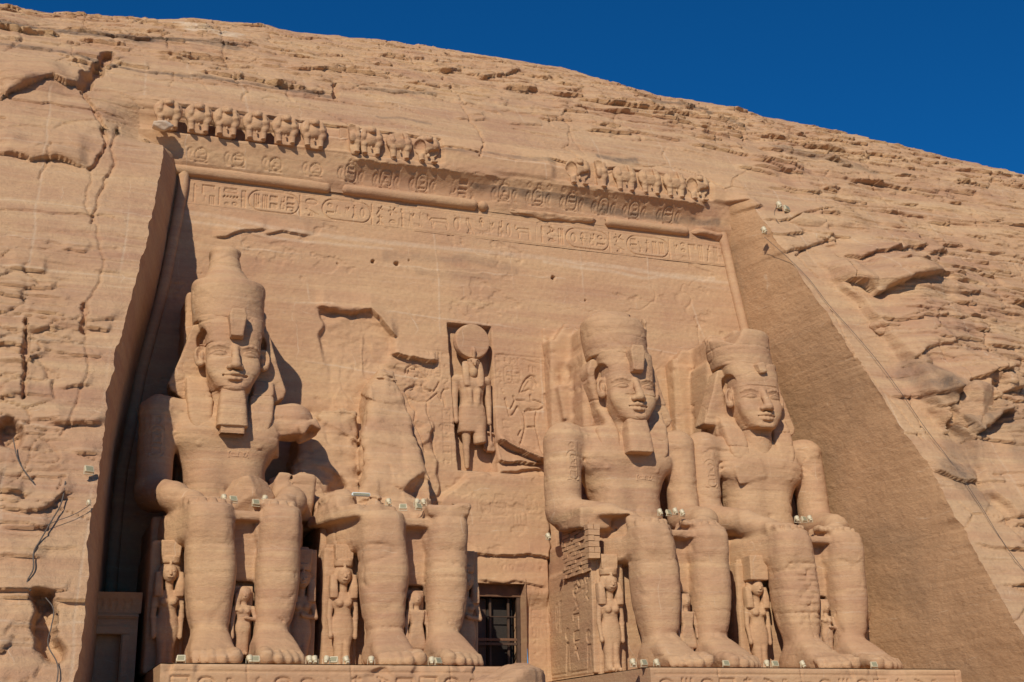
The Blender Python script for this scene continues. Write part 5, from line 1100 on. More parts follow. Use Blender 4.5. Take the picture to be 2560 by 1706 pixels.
lady_obj(LA, 'sunlit queen statue with plumed crown left of the shattered colossus\' legs', 7.6-2.62, -2.75, .1)
lady_obj(LB, 'shaded woman statue right of the shattered colossus, next to the doorway', 7.6+3.1, -2.75, 0.)
lady_obj(LA, 'sunlit queen statue under the brick repair, left of the bearded flat-crowned colossus\' legs', SX[2]-2.95, -2.75, .1)
lady_obj(LC, 'pale-stained queen statue with tall blank crown, left of the patched shin', SX[3]-2.62, -2.75, .1)
GIRL, BOY = boy('girl'), boy('boy')
lady_obj(GIRL, 'small girl statue with folded arm between the tallest colossus\' feet', .40, -4.15, .6)
lady_obj(BOY, 'small prince statue in a flared kilt between the shattered colossus\' feet', 7.6+.40, -4.15, .6)
lady_obj(BOY, 'small prince statue in a flared kilt between the bearded flat-crowned colossus\' feet', SX[2]+.36, -4.15, .8)
lady_obj(GIRL, 'small worn statue with folded arm between the beardless colossus\' feet', SX[3]+.42, -4.15, .7)
bpy.context.view_layer.update()

# ------------------------------------------------------------------ the baboons of the frieze
def baboon(kind):
    v = Vol((-1., -1., -.1), (1., .5, 2.0), .035)
    v.ell((0, .1, 1.25), (.76, .42, .64), k=.1); v.ell((-.42, .0, 1.0), (.3, .34, .5), k=.15); v.ell((.42, .0, 1.0), (.3, .34, .5), k=.15)
    v.box((0, .12, .45), (.34, .26, .5), .05, .1)
    v.ell((0, -.10, 1.02), (.42, .38, .46), k=.08); v.box((0, .22, .8), (.4, .25, .3), .1, .1)
    for q in (-1, 1):
        v.cap((.40*q, -.1, .72), (.37*q, -.16, .06), .19, .15, k=.06); v.ell((.37*q, -.3, .06), (.15, .24, .08), k=.04); v.ell((.40*q, -.24, .68), (.16, .14, .18), k=.05)
        if not (kind == 'broken' and q < 0):
            v.chain([(.56*q, -.15, .85), (.46*q, -.34, 1.1), (.40*q, -.34, 1.42)], [.15, .13, .1], k=.08)
            v.ell((.39*q, -.36, 1.5), (.11, .07, .14), k=.05)
    v.cap((0, -.3, .5), (0, -.34, .36), .07, k=.03)
    if kind != 'headless':
        v.ell((0, -.22, 1.56), (.30, .32, .28), k=.06); v.ell((0, -.50, 1.44), (.19, .24, .16), k=.06); v.cap((-.16, -.42, 1.66), (.16, -.42, 1.66), .06, k=.05)
        for q in (-1, 1): v.ell((.09*q, -.50, 1.6), (.05, .05, .04), k=.02, mode='-')
        v.cap((-.1, -.64, 1.44), (.1, -.64, 1.44), .025, k=.02, mode='-')
    else: v.box((-.1, -.3, 1.55), (.3, .4, .3), .05, .1, mode='-', ry=.2)
    if kind == 'broken': v.box((.45, -.3, .5), (.3, .3, .35), .05, .1, mode='-', ry=.4); v.ell((-.5, -.2, 1.0), (.35, .4, .5), k=.1, mode='-')
    if kind == 'half': v.box((-.55, -.2, 1.0), (.5, .8, 1.1), .05, .15, mode='-', ry=.1); v.ell((0, -.5, 1.5), (.3, .3, .3), k=.1, mode='-')
    v.box((0, .34, .9), (.55, .12, .8), .05, .05); v.rough(.035 if kind == 'whole' else .06, 2.4, len(kind)); return v
BV = {k: baboon(k) for k in ('whole', 'headless', 'broken', 'half')}; BM = {}
def put_baboon(px, py, kind, label):
    d = pray(px, py); t = (5.1-CAM[1])/d[1]; P = CAM+t*d
    if kind not in BM:
        V, F = BV[kind].mesh(); o = mk('baboon_statue', V, F, M_STAT); BM[kind] = o
    else: o = BM[kind].copy(); COL.objects.link(o)
    o.location = (P[0]+.08, 5.40, 28.93 if P[0] < 14 else 28.85); o.scale = (1, .80 if P[0] < 14 else .62, .95); tag(o, label, 'baboon statue', 'baboons carved along the top of the temple front')
for a in [(384, 262, 'whole', 'leftmost baboon of the frieze, tight against the dark upright slot edge'), (455, 268, 'whole', 'second baboon from the slot edge, standing over the pale stone stub'), (519, 278, 'whole', 'third baboon of the unbroken left row, just left of its middle pair'),
          (588, 287, 'whole', 'fourth baboon of the unbroken left row, just right of its middle pair'), (655, 293, 'whole', 'fifth baboon from the left slot edge, second last before the gap'), (720, 302, 'whole', 'sixth baboon from the left slot edge, last before the gap'),
          (803, 310, 'half', 'half-lost baboon with one arm left, in the gap of the left row'), (851, 314, 'whole', 'baboon right of the half-lost one, first of the left row\'s last three'), (918, 322, 'headless', 'broken-faced baboon in the middle of the left row\'s last three'), (982, 330, 'broken', 'crumbling baboon at the right end of the left row'),
          (1330, 384, 'broken', 'first baboon of the ruined right-hand row, arms broken away'), (1372, 388, 'half', 'fragment of a baboon with one leg left in the right-hand row'), (1437, 392, 'headless', 'headless baboon just right of the fragment in the right-hand row'), (1495, 400, 'headless', 'headless baboon in the middle of the right-hand row\'s last four'),
          (1552, 405, 'headless', 'headless baboon second from the right end of the frieze'), (1606, 414, 'broken', 'last broken baboon at the right end of the frieze')]: put_baboon(*a)

# ------------------------------------------------------------------ the falcon-headed god in the niche
def falcon_god():
    t = thing('falcon_god_statue', 'standing falcon-headed god with a large sun disc, inside the tall wall niche', 'statue', (13.62, 5.15, 11.2))
    v = Vol((-1.3, -1.2, -.2), (1.5, 1., 6.9), .05)
    v.loft([(1.95, 0, 0, .74, .5, .6), (2.6, 0, 0, .80, .52, .6), (3.3, 0, 0, .70, .48, .6), (3.7, 0, 0, .62, .42, .6), (4.2, 0, 0, .66, .42, .6), (4.8, 0, 0, .78, .46, .6), (5.1, 0, .05, .86, .36, .5), (5.25, 0, .1, .5, .3, .4)], k=.06, n=2.8, cap=.04)
    v.loft([(1.95, 0, 0, .76, .54, .6), (2.6, 0, 0, .82, .55, .6), (3.35, 0, 0, .70, .5, .6)], k=.02, n=2.8, cap=.02); v.loft([(3.3, 0, 0, .72, .52, .6), (3.45, 0, 0, .70, .5, .6)], k=.03, n=2.8, cap=.02)
    v.cap((-.34, -.1, 2.0), (-.32, -.05, 1.1), .27, .2, k=.05); v.cap((-.32, -.05, 1.1), (-.28, .0, .1), .21, .13, k=.05); v.cap((.34, -.25, 2.1), (.36, -.35, 1.25), .36, .36, k=.05); v.box((.36, -.4, 1.05), (.5, .6, .28), .05, .1, mode='-', ry=.15)
    for q in (-1, 1):
        v.ell((.86*q, .05, 4.95), (.26, .3, .3), k=.12); v.cap((.92*q, .08, 4.9), (.98*q, .02, 3.7), .22, .19, k=.06); v.cap((.98*q, .02, 3.7), (.95*q, -.18, 2.75), .18, .13, k=.05); v.ell((.95*q, -.24, 2.58), (.13, .14, .19), k=.05)
        v.loft([(4.5, .38*q, -.42, .17, .14, .3), (5.0, .42*q, -.34, .2, .16, .3), (5.6, .38*q, -.2, .22, .2, .3), (6.0, .25*q, -.05, .3, .2, .3)], k=.05, n=2.6, cap=.03)
        v.cap((.2*q, -.44, 3.6), (.25*q, -.46, 4.2), .12, k=.2)
    v.cap((0, -.5, 3.75), (0, -.48, 4.4), .03, k=.1, mode='-'); v.rough(.02, 1.5, 4)
    stone_obj('body', v, M_STAT, t)
    v = Vol((-.7, -1.1, 4.9), (.7, .5, 6.5), .035)
    v.ell((0, -.16, 5.82), (.36, .42, .36), k=.08); v.ell((0, -.28, 5.4), (.26, .3, .4), k=.15); v.chain([(0, -.45, 5.9), (0, -.62, 5.82), (0, -.68, 5.64)], [.14, .1, .04], k=.08)
    for q in (-1, 1): v.ell((.2*q, -.47, 5.9), (.09, .06, .07), k=.03, mode='-'); v.ell((.2*q, -.43, 5.9), (.06, .06, .05), k=.01); v.cap((.14*q, -.52, 6.02), (.32*q, -.36, 6.0), .05, k=.05)
    stone_obj('head', v, M_STAT, t)
    v = Vol((-1.15, -.6, 5.9), (1.15, .5, 8.3), .045)
    v.op(lambda x, y, z: np.maximum(np.hypot(x, z-7.15)-.97-.06*(1-np.minimum(1, np.abs(y)/.3)), np.abs(y+.02*0)-.30), (-1, -.4, 6.1), (1, .4, 8.2), .04); v.chain([(.02, -.36, 6.2), (.02, -.42, 6.55), (.02, -.38, 6.75)], [.1, .12, .06], k=.03); v.rough(.02, 1.5, 6)
    o = stone_obj('sun_disc', v, M_STAT, t)
    v = Vol((.6, -.6, .9), (1.5, .4, 2.7), .04); v.cap((1.0, -.25, 2.4), (1.02, -.2, 1.2), .05, k=.02); v.ell((1.02, -.22, 1.35), (.16, .14, .2), k=.04); v.box((1.02, -.1, 1.12), (.22, .2, .14), .03, .03); v.slab([(.82, 2.0), (1.25, 1.93), (1.25, 2.05), (.82, 2.12)], -.2, .1, k=.02, rad=.02)
    v.box((1.0, .1, 1.6), (.3, .12, .5), .03, .03)
    stone_obj('sceptre_figure', v, M_STAT, t)
falcon_god()
# ------------------------------------------------------------------ plinths
def plinth(name, x0, x1, label, seed, names):
    t = thing(name, label, 'plinth', ((x0+x1)/2, -8.9, -1), 'inscribed plinths under the colossi'); o0 = np.array([(x0+x1)/2, -8.9, -1], f4)
    c = Carve(x0, x1, -5.3, 0., .045); x, z = c.X, c.Z
    c.stroke([(x0+.2, -.32), (x1-.2, -.32)], .03, .05)
    k = x0+.35; i = 0
    while k < x1-1.6:
        quad(c, names[i % len(names)], k, -1.5, .8, 1.05, .09, .055); k += .98; i += 1
    k = x0+.5
    while k < x1-2.2:
        cartouche_h(c, k, -2.5, 1.5, .7, [('disk', 'water'), ('comb', 'house'), ('seat',)], .08, .05); k += 2.
    c.H = c.C.copy()
    ed = sst(.0, .5, noise(x*.35, z*.5, s=seed)-.15)*sst(-.75, -.05, z)
    c.H += .05*fbm(x*.5, z*.7, o=4, s=seed+1)-.34*ed*(.6+.5*noise(x*1.5, z*2, s=seed+2))*sst(.0, .2, fbm(x*.8, z, o=3, s=seed+3)+.2)
    c.H = np.where(z > -.12, c.H-.1*sst(-.12, 0, z), c.H)
    for xs in np.arange(x0+3.3, x1, 4.1): c.H -= .05*sst(.05, .02, np.abs(x-xs-.05*noise(z, z*0, s=7)))
    fr = np.stack([x, -8.9-c.H, z], -1)
    mk('inscribed_face', (fr-o0).reshape(-1, 3), grid_faces(*x.shape), M_WALL, t)
    ys = np.linspace(0, 1, 60)[None]; X = np.repeat(c.x[:, None], 60, 1); Yf = (-8.9-c.H[:, -1])[:, None]; Y = Yf+(4.-Yf)*ys**1.5; Z = .0+.02*fbm(X*.8, Y*.8, o=3, s=seed)*sst(0, .05, ys)-.0*X
    mk('top_slab', (np.stack([X, Y, Z], -1)-o0).reshape(-1, 3), grid_faces(len(c.x), 60), M_WALL, t)
    for xe, n in ((0, 0), (-1, 1)):
        q = np.linspace(0, 1, 30)[:, None]; Y = (-8.9-c.H[xe])[None]+q*(12.9); Z = np.repeat(c.z[None], 30, 0); X = np.full(Z.shape, c.x[xe])
        mk('end_face', (np.stack([X, Y, Z], -1)-o0).reshape(-1, 3), grid_faces(30, len(c.z), flip=n == 0), M_WALL, t)
plinth('plinth', -3.3, 11.2, 'inscribed plinth left of the doorway under the tallest and shattered colossi', 501, [('gate', 'poles'), ('ring', 'reed'), ('owl',), ('reed', 'bird'), ('ring', 'snake'), ('disk', 'poles'), ('bird', 'axe'), ('fox', 'disk'), ('hoe', 'ring'), ('house', 'comb')])
plinth('plinth', 17.1, 33.0, 'inscribed plinth right of the doorway under the two bearded and beardless crowned colossi', 541, [('ring', 'dots'), ('poles', 'disk'), ('ring', 'seat'), ('gate', 'basket'), ('fox', 'disk'), ('hoe', 'bird'), ('owl', 'ring'), ('house',)])

# ------------------------------------------------------------------ doorway
def box_mesh(name, lo, hi, mat, parent, o0, bev=.02):
    bm = bmesh.new(); bmesh.ops.create_cube(bm, size=1)
    for v in bm.verts: v.co = Vector([(lo[i]+hi[i])/2+v.co[i]*(hi[i]-lo[i])-o0[i] for i in range(3)])
    if bev: bmesh.ops.bevel(bm, geom=bm.edges[:], offset=bev, segments=2, affect='EDGES')
    me = bpy.data.meshes.new(name); bm.to_mesh(me); bm.free(); me.materials.append(mat); o = bpy.data.objects.new(name, me); COL.objects.link(o)
    if parent is not None: o.parent = parent
    return o
def door():
    x0, x1, zt = DOOR; o0 = (14.3, 4.5, 0); t = thing('temple_door', 'tall wooden door frame with dark crossbar filling the temple entrance', 'door', o0)
    box_mesh('lintel_board', (x0-.2, 4.25, 4.32), (x1+.2, 4.4, 5.15), M_WOOD2, t, o0)
    box_mesh('crossbar', (x0-.2, 4.3, 1.86), (x1+.2, 4.42, 2.0), M_WOOD, t, o0); box_mesh('crossbar', (x0-.2, 4.32, 2.08), (x1+.2, 4.4, 2.22), M_WOOD2, t, o0); box_mesh('crossbar', (x0-.2, 4.5, 3.3), (x1+.2, 4.56, 3.36), M_WOOD, t, o0)
    for a in (14.35, 15.35): box_mesh('upright', (a, 4.6, 0), (a+.12, 4.72, 4.3), M_WOOD, t, o0)
    box_mesh('side_post', (x1-.22, 4.28, 0), (x1-.02, 4.5, 4.32), M_WOOD, t, o0); box_mesh('side_post', (x0+.0, 4.28, 0), (x0+.2, 4.5, 4.32), M_WOOD, t, o0)
    box_mesh('door_leaf', (x0+.2, 5.0, 0), (14.3, 5.1, 4.3), M_WOOD, t, o0); box_mesh('door_leaf', (14.34, 5.0, 0), (x1-.22, 5.1, 4.3), M_SHADE, t, o0)  # right panel is coloured near-black as the unlit inside of the doorway
    # reveals of the passage
    V = []; F = []
    for a, b in (((x0, 3.4), (x0, 9)), ((x1, 9), (x1, 3.4))):
        n = len(V); V += [(a[0], a[1], -.2), (b[0], b[1], -.2), (b[0], b[1], 5.2), (a[0], a[1], 5.2)]; F.append([n, n+1, n+2, n+3])
    n = len(V); V += [(x0-.2, 9, -.2), (x1+.2, 9, -.2), (x1+.2, 9, 5.2), (x0-.2, 9, 5.2)]; F.append([n, n+1, n+2, n+3])
    n = len(V); V += [(x0-.3, 3.62, zt+.01), (x1+.3, 3.62, zt+.01), (x1+.3, 9, zt+.3), (x0-.3, 9, zt+.3)]; F.append([n, n+1, n+2, n+3])
    n = len(V); V += [(x0-.5, 3.2, 0.), (x1+.5, 3.2, 0.), (x1+.5, 9, 0.), (x0-.5, 9, 0.)]; F.append([n, n+3, n+2, n+1])
    fpart('entrance_passage', V, F, M_WALL)
M_WOOD2 = plain('door_board', (.16, .075, .035), .6, 0, .25, 3.)
door()

# ------------------------------------------------------------------ side chapels in the shade
def chapel(x0, x1, y, label, H=3.25):
    o0 = ((x0+x1)/2, y, 0); t = thing('side_chapel', label, 'chapel', o0)
    xd0, xd1 = x0+.22*(x1-x0), x0+.72*(x1-x0)
    V = []; F = []
    for a, b, c, d in ((x0, xd0, -5, H), (xd1, x1, -5, H), (xd0, xd1, 1.6, H)):
        n = len(V); V += [(a, y, c), (b, y, c), (b, y, d), (a, y, d)]; F.append([n, n+1, n+2, n+3])
    n = len(V); V += [(xd0, y+.5, -5), (xd1, y+.5, -5), (xd1, y+.5, 1.6), (xd0, y+.5, 1.6)]; F.append([n, n+1, n+2, n+3])
    for a in (xd0, xd1): n = len(V); V += [(a, y, -5), (a, y+.5, -5), (a, y+.5, 1.6), (a, y, 1.6)]; F.append([n, n+1, n+2, n+3])
    n = len(V); V += [(xd0, y, 1.6), (xd1, y, 1.6), (xd1, y+.5, 1.6), (xd0, y+.5, 1.6)]; F.append([n, n+1, n+2, n+3])
    n = len(V); V += [(x0, y, H), (x1, y, H), (x1, y+5, H), (x0, y+5, H)]; F.append([n, n+1, n+2, n+3])
    n = len(V); V += [(x1, y, -5), (x1, y+5, -5), (x1, y+5, H), (x1, y, H)]; F.append([n, n+1, n+2, n+3])
    n = len(V); V += [(x0, y, -5), (x0, y+5, -5), (x0, y+5, H), (x0, y, H)]; F.append([n, n+1, n+2, n+3])
    mk('wall', np.array(V)-np.array(o0), F, M_WALL, t, smooth=False)
    # doorway frame, roll and cavetto cornice with a row of rearing cobras
    box_mesh('door_frame', (xd0-.35, y-.1, 1.62), (xd1+.35, y-.01, 1.95), M_WALL, t, o0, .02)
    for a in (xd0-.35, xd1+.05): box_mesh('door_frame', (a, y-.1, -5), (a+.3, y-.01, 1.6), M_WALL, t, o0, .02)
    box_mesh('roll_moulding', (x0, y-.16, 2.28), (x1+.02, y-.01, 2.48), M_WALL, t, o0, .07)
    c = Carve(x0, x1+.1, 2.5, H+.12, .04); cav = .04+.4*((c.Z-2.5)/(H-2.4))**1.6
    for k in range(int((x1-x0)/.3)): X = x0+.15+.3*k; c.fill([(X-.06, 2.6), (X+.05, 2.6), (X+.11, 2.95), (X+.02, 3.12), (X-.1, 2.98)], .06, .5)
    mk('cornice', np.stack([c.X, y-cav-c.C, c.Z], -1).reshape(-1, 3)-np.array(o0), grid_faces(*c.X.shape), M_WALL, t)
chapel(-6.1, -3.75, -2.0, 'small cornice-topped chapel in deep shade between the left cliff and tallest colossus')
chapel(32.2, 34.2, -1.0, 'small shaded shrine at the foot of the dark right wall')

# ------------------------------------------------------------------ brick repair under the arm, carved throne side
def brick_pier():
    x0, y0 = SX[2]-4.3, -3.3; o0 = (x0, y0, 4.9); t = thing('brick_repair', 'patch of rough brick masonry and a pier propping up the bearded colossus\' forearm', 'brick pier', o0); rg = random.Random(4)
    def courses(name, xa, xb, za, zb, y, dep, h, L, axis):
        bm = bmesh.new(); z = za; r = 0
        while z < zb-.02:
            x = xa-(L*.5 if r % 2 else 0)
            while x < xb:
                a, b = max(x, xa), min(x+L-.03, xb)
                if b-a > .06:
                    j = rg.uniform(-.05, .05); q = bmesh.ops.create_cube(bm, size=1)['verts']
                    for v in q:
                        u = (a+b)/2+v.co.x*(b-a); w = y+v.co.y*dep+j; zz = z+h/2+v.co.z*(h-.03)
                        p = (u, w, zz) if axis == 0 else (w, u, zz)
                        v.co = Vector((p[0]-o0[0]+rg.uniform(-.015, .015), p[1]-o0[1]+rg.uniform(-.015, .015), p[2]-o0[2]+rg.uniform(-.012, .012)))
                x += L
            z += h; r += 1
        bmesh.ops.recalc_face_normals(bm, faces=bm.faces[:])
        me = bpy.data.meshes.new(name); bm.to_mesh(me); bm.free(); me.materials.append(M_WALL); o = bpy.data.objects.new(name, me); COL.objects.link(o); o.parent = t
    courses('pier', x0+.25, x0+.85, 5.4, 7.1, -2.85, .5, .28, .6, 0)
    courses('masonry_patch', -2.5, 1.2, 4.9, 7.2, x0+.72, .3, .2, .55, 1)
brick_pier()
def throne_side():
    t = COLOSSI[2][0]
    def fn(c):
        for i in range(4):
            for j in range(3): glyph(c, ['hoe', 'owl', 'ring', 'snake', 'basket', 'fox', 'reed', 'comb'][(i*3+j) % 8], -1.7+i*.5, 3.6+j*.42, .4, .34, .07, .035)
        c.fill(circ(-1.5, 1.9, .3)[:-1], .09); c.fill([(-1.9, .2), (-1.2, .2), (-1.35, 1.5), (-1.8, 1.5)], .09); c.fill(circ(1.2, 2.2, .3)[:-1], .09); c.fill([(.8, .2), (1.6, .2), (1.4, 1.8), (1.0, 1.8)], .09)
        for j in range(5): glyph(c, ['ring', 'snake', 'gate', 'comb', 'axe'][j], -.4, 3.9-j*.75, .8, .65, .1, .06)
        for z in (.1, .3): c.stroke([(-2.1, z), (4.4, z)], .04, .05)
        for i in range(5): glyph(c, ['poles', 'ring', 'reed', 'seat', 'fox'][i], 1.9+i*.5, 2.4, .4, 1.6, .06, .04)
    panel('inscribed_side', t, M_STAT, -2.15, 4.4, .05, 5.2, -3.55, fn, .045, 1)
throne_side()

# ------------------------------------------------------------------ loose and fallen rock
def rock(name, label, c, r, seed, rot=0., n=26, amp=.28, flat=None, mat=None):
    o0 = c; th = np.linspace(0, np.pi, n); ph = np.linspace(0, 2*np.pi, 2*n, endpoint=False); T, P = np.meshgrid(th, ph, indexing='ij')
    d = np.stack([np.sin(T)*np.cos(P), np.sin(T)*np.sin(P), np.cos(T)], -1)
    # faceted: the nearest of a few random planes
    rg = np.random.RandomState(seed); N = rg.randn(16, 3); N /= np.linalg.norm(N, axis=1)[:, None]; D = .72+.3*rg.rand(16)
    s = np.min(np.where((d@N.T) > .05, D/np.maximum(d@N.T, .05), 9), -1); s = np.minimum(s, 1.25)
    s = s*(1+amp*.5*fbm(d[..., 0]*1.6+seed, d[..., 1]*1.6, d[..., 2]*1.6, o=4, s=seed))
    V = (d*s[..., None]*np.array(r)).reshape(-1, 3); ca, sa = math.cos(rot), math.sin(rot); V = np.stack([ca*V[:, 0]-sa*V[:, 1], sa*V[:, 0]+ca*V[:, 1], V[:, 2]], -1)
    a = np.arange(n*2*n).reshape(n, 2*n); b = np.roll(a, -1, 1); F = np.stack([a[:-1], a[1:], b[1:], b[:-1]], -1).reshape(-1, 4)
    o = mk(name, V, F, mat or M_STAT, loc=c); tag(o, label, 'rock'); return o
rock('fallen_boulder', 'large smooth fallen boulder lying in front of the left plinth, near the doorway', (8.2, -13., -2.75), (2.45, 2.0, 2.5), 5, n=70, amp=.55)
rock('fallen_block', 'cut stone block at the bottom left, before the left plinth', (-2.9, -11.2, -2.6), (1.9, 1.1, 2.0), 8, .2, n=30)
rock('stone_chunk', 'angular chunk of rock lying in the lap of the tallest colossus', (.75, -1.5, 7.75), (1.3, .85, 1.0), 12, .3, n=40)
def on_y(px, py, Y): d = pray(px, py); return CAM+d*((Y-CAM[1])/d[1])
P = on_cliff(2205, 950); rock('cliff_boulder', 'big angular boulder jutting from the right cliff beside the dark recess wall', (P[0], float(cliffY(P[0], P[1]))-.9, P[1]), (1.7, 1.3, 1.35), 23, .4, n=50, mat=M_CLIFF)
P = on_cliff(1960, 625); rock('cliff_boulder', 'rounded boulder of bedded rock above the overhang on the right cliff', (P[0]+.5, float(cliffY(P[0], P[1]))+.1, P[1]), (1.6, 1.1, .9), 29, .2, n=44, mat=M_CLIFF)
P = on_cliff(1990, 690); rock('cliff_boulder', 'small loose block under the layered overhang on the right cliff', (P[0], float(cliffY(P[0], P[1]))-.2, P[1]-.3), (.8, .6, .6), 31, .2, n=30, mat=M_CLIFF)
P = on_cliff(1860, 515); rock('cliff_boulder', 'brown slab-like block just below the two high floodlights', (P[0], float(cliffY(P[0], P[1]))+.1, P[1]), (1.35, .6, .75), 37, .1, n=36, mat=M_CLIFF)
P = on_cliff(372, 288); rock('pale_stone_stub', 'pale broken stone stub sticking out beside the first baboons', (P[0], float(cliffY(P[0], P[1]))+.15, P[1]), (.55, .5, .28), 41, .1, n=24, mat=M_PLAST)
rg = random.Random(9)
for k in range(16):
    px, py = 1985+rg.uniform(0, 60)+k*2.6, 705+k*5+rg.uniform(-8, 8); P = on_cliff(px, py); s = rg.uniform(.18, .42)
    rock('loose_stone', 'small loose stone in the gully below the layered overhang', (P[0], float(cliffY(P[0], P[1]))-.15, P[1]), (s*1.2, s, s*.8), 60+k, rg.random()*3, n=12, mat=M_CLIFF)['group'] = 'loose stones in the right-hand gully'

# ------------------------------------------------------------------ floodlights
def round_lamp():
    t = thing('floodlight', '', 'floodlight', (0, 0, 0), 'round-headed floodlights')
    bm = bmesh.new(); bmesh.ops.create_cone(bm, cap_ends=True, segments=20, radius1=.13, radius2=.17, depth=.24, matrix=Matrix.Translation((0, 0, .27)) @ Matrix.Rotation(R(-38), 4, 'X'))
    bmesh.ops.create_cone(bm, cap_ends=True, segments=20, radius1=.185, radius2=.185, depth=.05, matrix=Matrix.Translation((0, 0, .27)) @ Matrix.Rotation(R(-38), 4, 'X') @ Matrix.Translation((0, 0, .13)))
    bmesh.ops.create_cube(bm, size=.16, matrix=Matrix.Translation((0, 0, .27)) @ Matrix.Rotation(R(-38), 4, 'X') @ Matrix.Translation((0, 0, -.17)))
    bmesh.ops.bevel(bm, geom=bm.edges[:], offset=.008, segments=1, affect='EDGES')
    def lk(name, bm, m):
        me = bpy.data.meshes.new(name); bm.to_mesh(me); bm.free(); me.materials.append(m); o = bpy.data.objects.new(name, me); COL.objects.link(o); o.parent = t; return o
    lk('housing', bm, M_CREAM)
    bm = bmesh.new(); bmesh.ops.create_cone(bm, cap_ends=True, segments=20, radius1=.15, radius2=.13, depth=.02, matrix=Matrix.Translation((0, 0, .27)) @ Matrix.Rotation(R(-38), 4, 'X') @ Matrix.Translation((0, 0, .165))); lk('lens', bm, M_GLASS)
    bm = bmesh.new()
    for sx in (-1, 1): bmesh.ops.create_cube(bm, size=1, matrix=Matrix.Translation((.2*sx, 0, .16)) @ Matrix.Diagonal((.02, .05, .3, 1)))
    bmesh.ops.create_cube(bm, size=1, matrix=Matrix.Translation((0, 0, .01)) @ Matrix.Diagonal((.42, .14, .03, 1))); lk('bracket', bm, M_CREAM); return t
def panel_lamp():
    t = thing('panel_floodlight', '', 'floodlight', (0, 0, 0), 'flat panel floodlights')
    def lk(name, bm, m):
        me = bpy.data.meshes.new(name); bm.to_mesh(me); bm.free(); me.materials.append(m); o = bpy.data.objects.new(name, me); COL.objects.link(o); o.parent = t; return o
    A = Matrix.Translation((0, 0, .27)) @ Matrix.Rotation(R(-25), 4, 'X')
    bm = bmesh.new(); bmesh.ops.create_cube(bm, size=1, matrix=A @ Matrix.Diagonal((.46, .12, .36, 1))); bmesh.ops.bevel(bm, geom=bm.edges[:], offset=.02, segments=2, affect='EDGES')
    for k in range(-3, 4): bmesh.ops.create_cube(bm, size=1, matrix=A @ Matrix.Translation((k*.055, .09, 0)) @ Matrix.Diagonal((.015, .08, .3, 1)))
    lk('housing', bm, M_CREAM)
    bm = bmesh.new(); bmesh.ops.create_cube(bm, size=1, matrix=A @ Matrix.Translation((0, -.062, 0)) @ Matrix.Diagonal((.36, .012, .26, 1))); lk('lens', bm, M_GLASS)
    bm = bmesh.new()
    for sx in (-1, 1): bmesh.ops.create_cube(bm, size=1, matrix=Matrix.Translation((.25*sx, 0, .15)) @ Matrix.Diagonal((.02, .05, .28, 1)))
    bmesh.ops.create_cube(bm, size=1, matrix=Matrix.Translation((0, 0, .01)) @ Matrix.Diagonal((.52, .14, .03, 1))); lk('bracket', bm, M_CREAM); return t
PROTO = {}
def lamp(kind, loc, rz, label):
    if kind not in PROTO: PROTO[kind] = o = (round_lamp if kind == 'r' else panel_lamp)(); o.location = loc; o.rotation_euler = (0, 0, rz); o['label'] = label
    else: o = dup(PROTO[kind], loc, label, None, rz)
    o.scale = (.72, .72, .72); return o
T1, T2, T3, T4 = 'the tallest colossus', 'the shattered colossus', 'the bearded flat-crowned colossus', 'the beardless colossus'
rz_ = random.Random(3)
for kind, px, py, lab in [('p', 416, 1516, 'panel floodlight at the left end of the left plinth'), ('r', 574, 1512, f'round floodlight by the inner toe of {T1}'), ('p', 587, 1506, f'panel floodlight between the feet of {T1}'), ('r', 711, 1514, f'left one of two round floodlights right of {T1}\'s feet'), ('r', 723, 1513, f'right one of two round floodlights right of {T1}\'s feet'),
        ('r', 750, 1518, 'round floodlight left of the panel floodlight below the plumed queen'), ('p', 767, 1514, 'panel floodlight below the sunlit plumed queen'), ('r', 796, 1517, f'round floodlight at the feet of the queen beside {T2}'), ('r', 853, 1519, f'round floodlight left of {T2}\'s right foot'), ('r', 992, 1521, f'round floodlight between the feet of {T2}'), ('p', 1007, 1519, f'panel floodlight between the feet of {T2}'),
        ('r', 1455, 1530, 'round floodlight right of the queen under the brick repair'), ('p', 1480, 1526, f'panel floodlight by the near foot of {T3}'), ('r', 1509, 1526, f'round floodlight at the toes of {T3}'), ('p', 1668, 1521, f'panel floodlight between the feet of {T3}'), ('r', 1762, 1526, 'round floodlight below the pale-stained queen'), ('p', 1781, 1525, 'panel floodlight below the pale-stained queen'), ('r', 1845, 1531, f'round floodlight at the toes of {T4}\'s patched leg'), ('p', 2008, 1526, f'panel floodlight between the feet of {T4}')]:
    P = on_y(px, py, -8.45); lamp(kind, (P[0], -8.45, 0.), rz_.uniform(-.5, .5), lab)
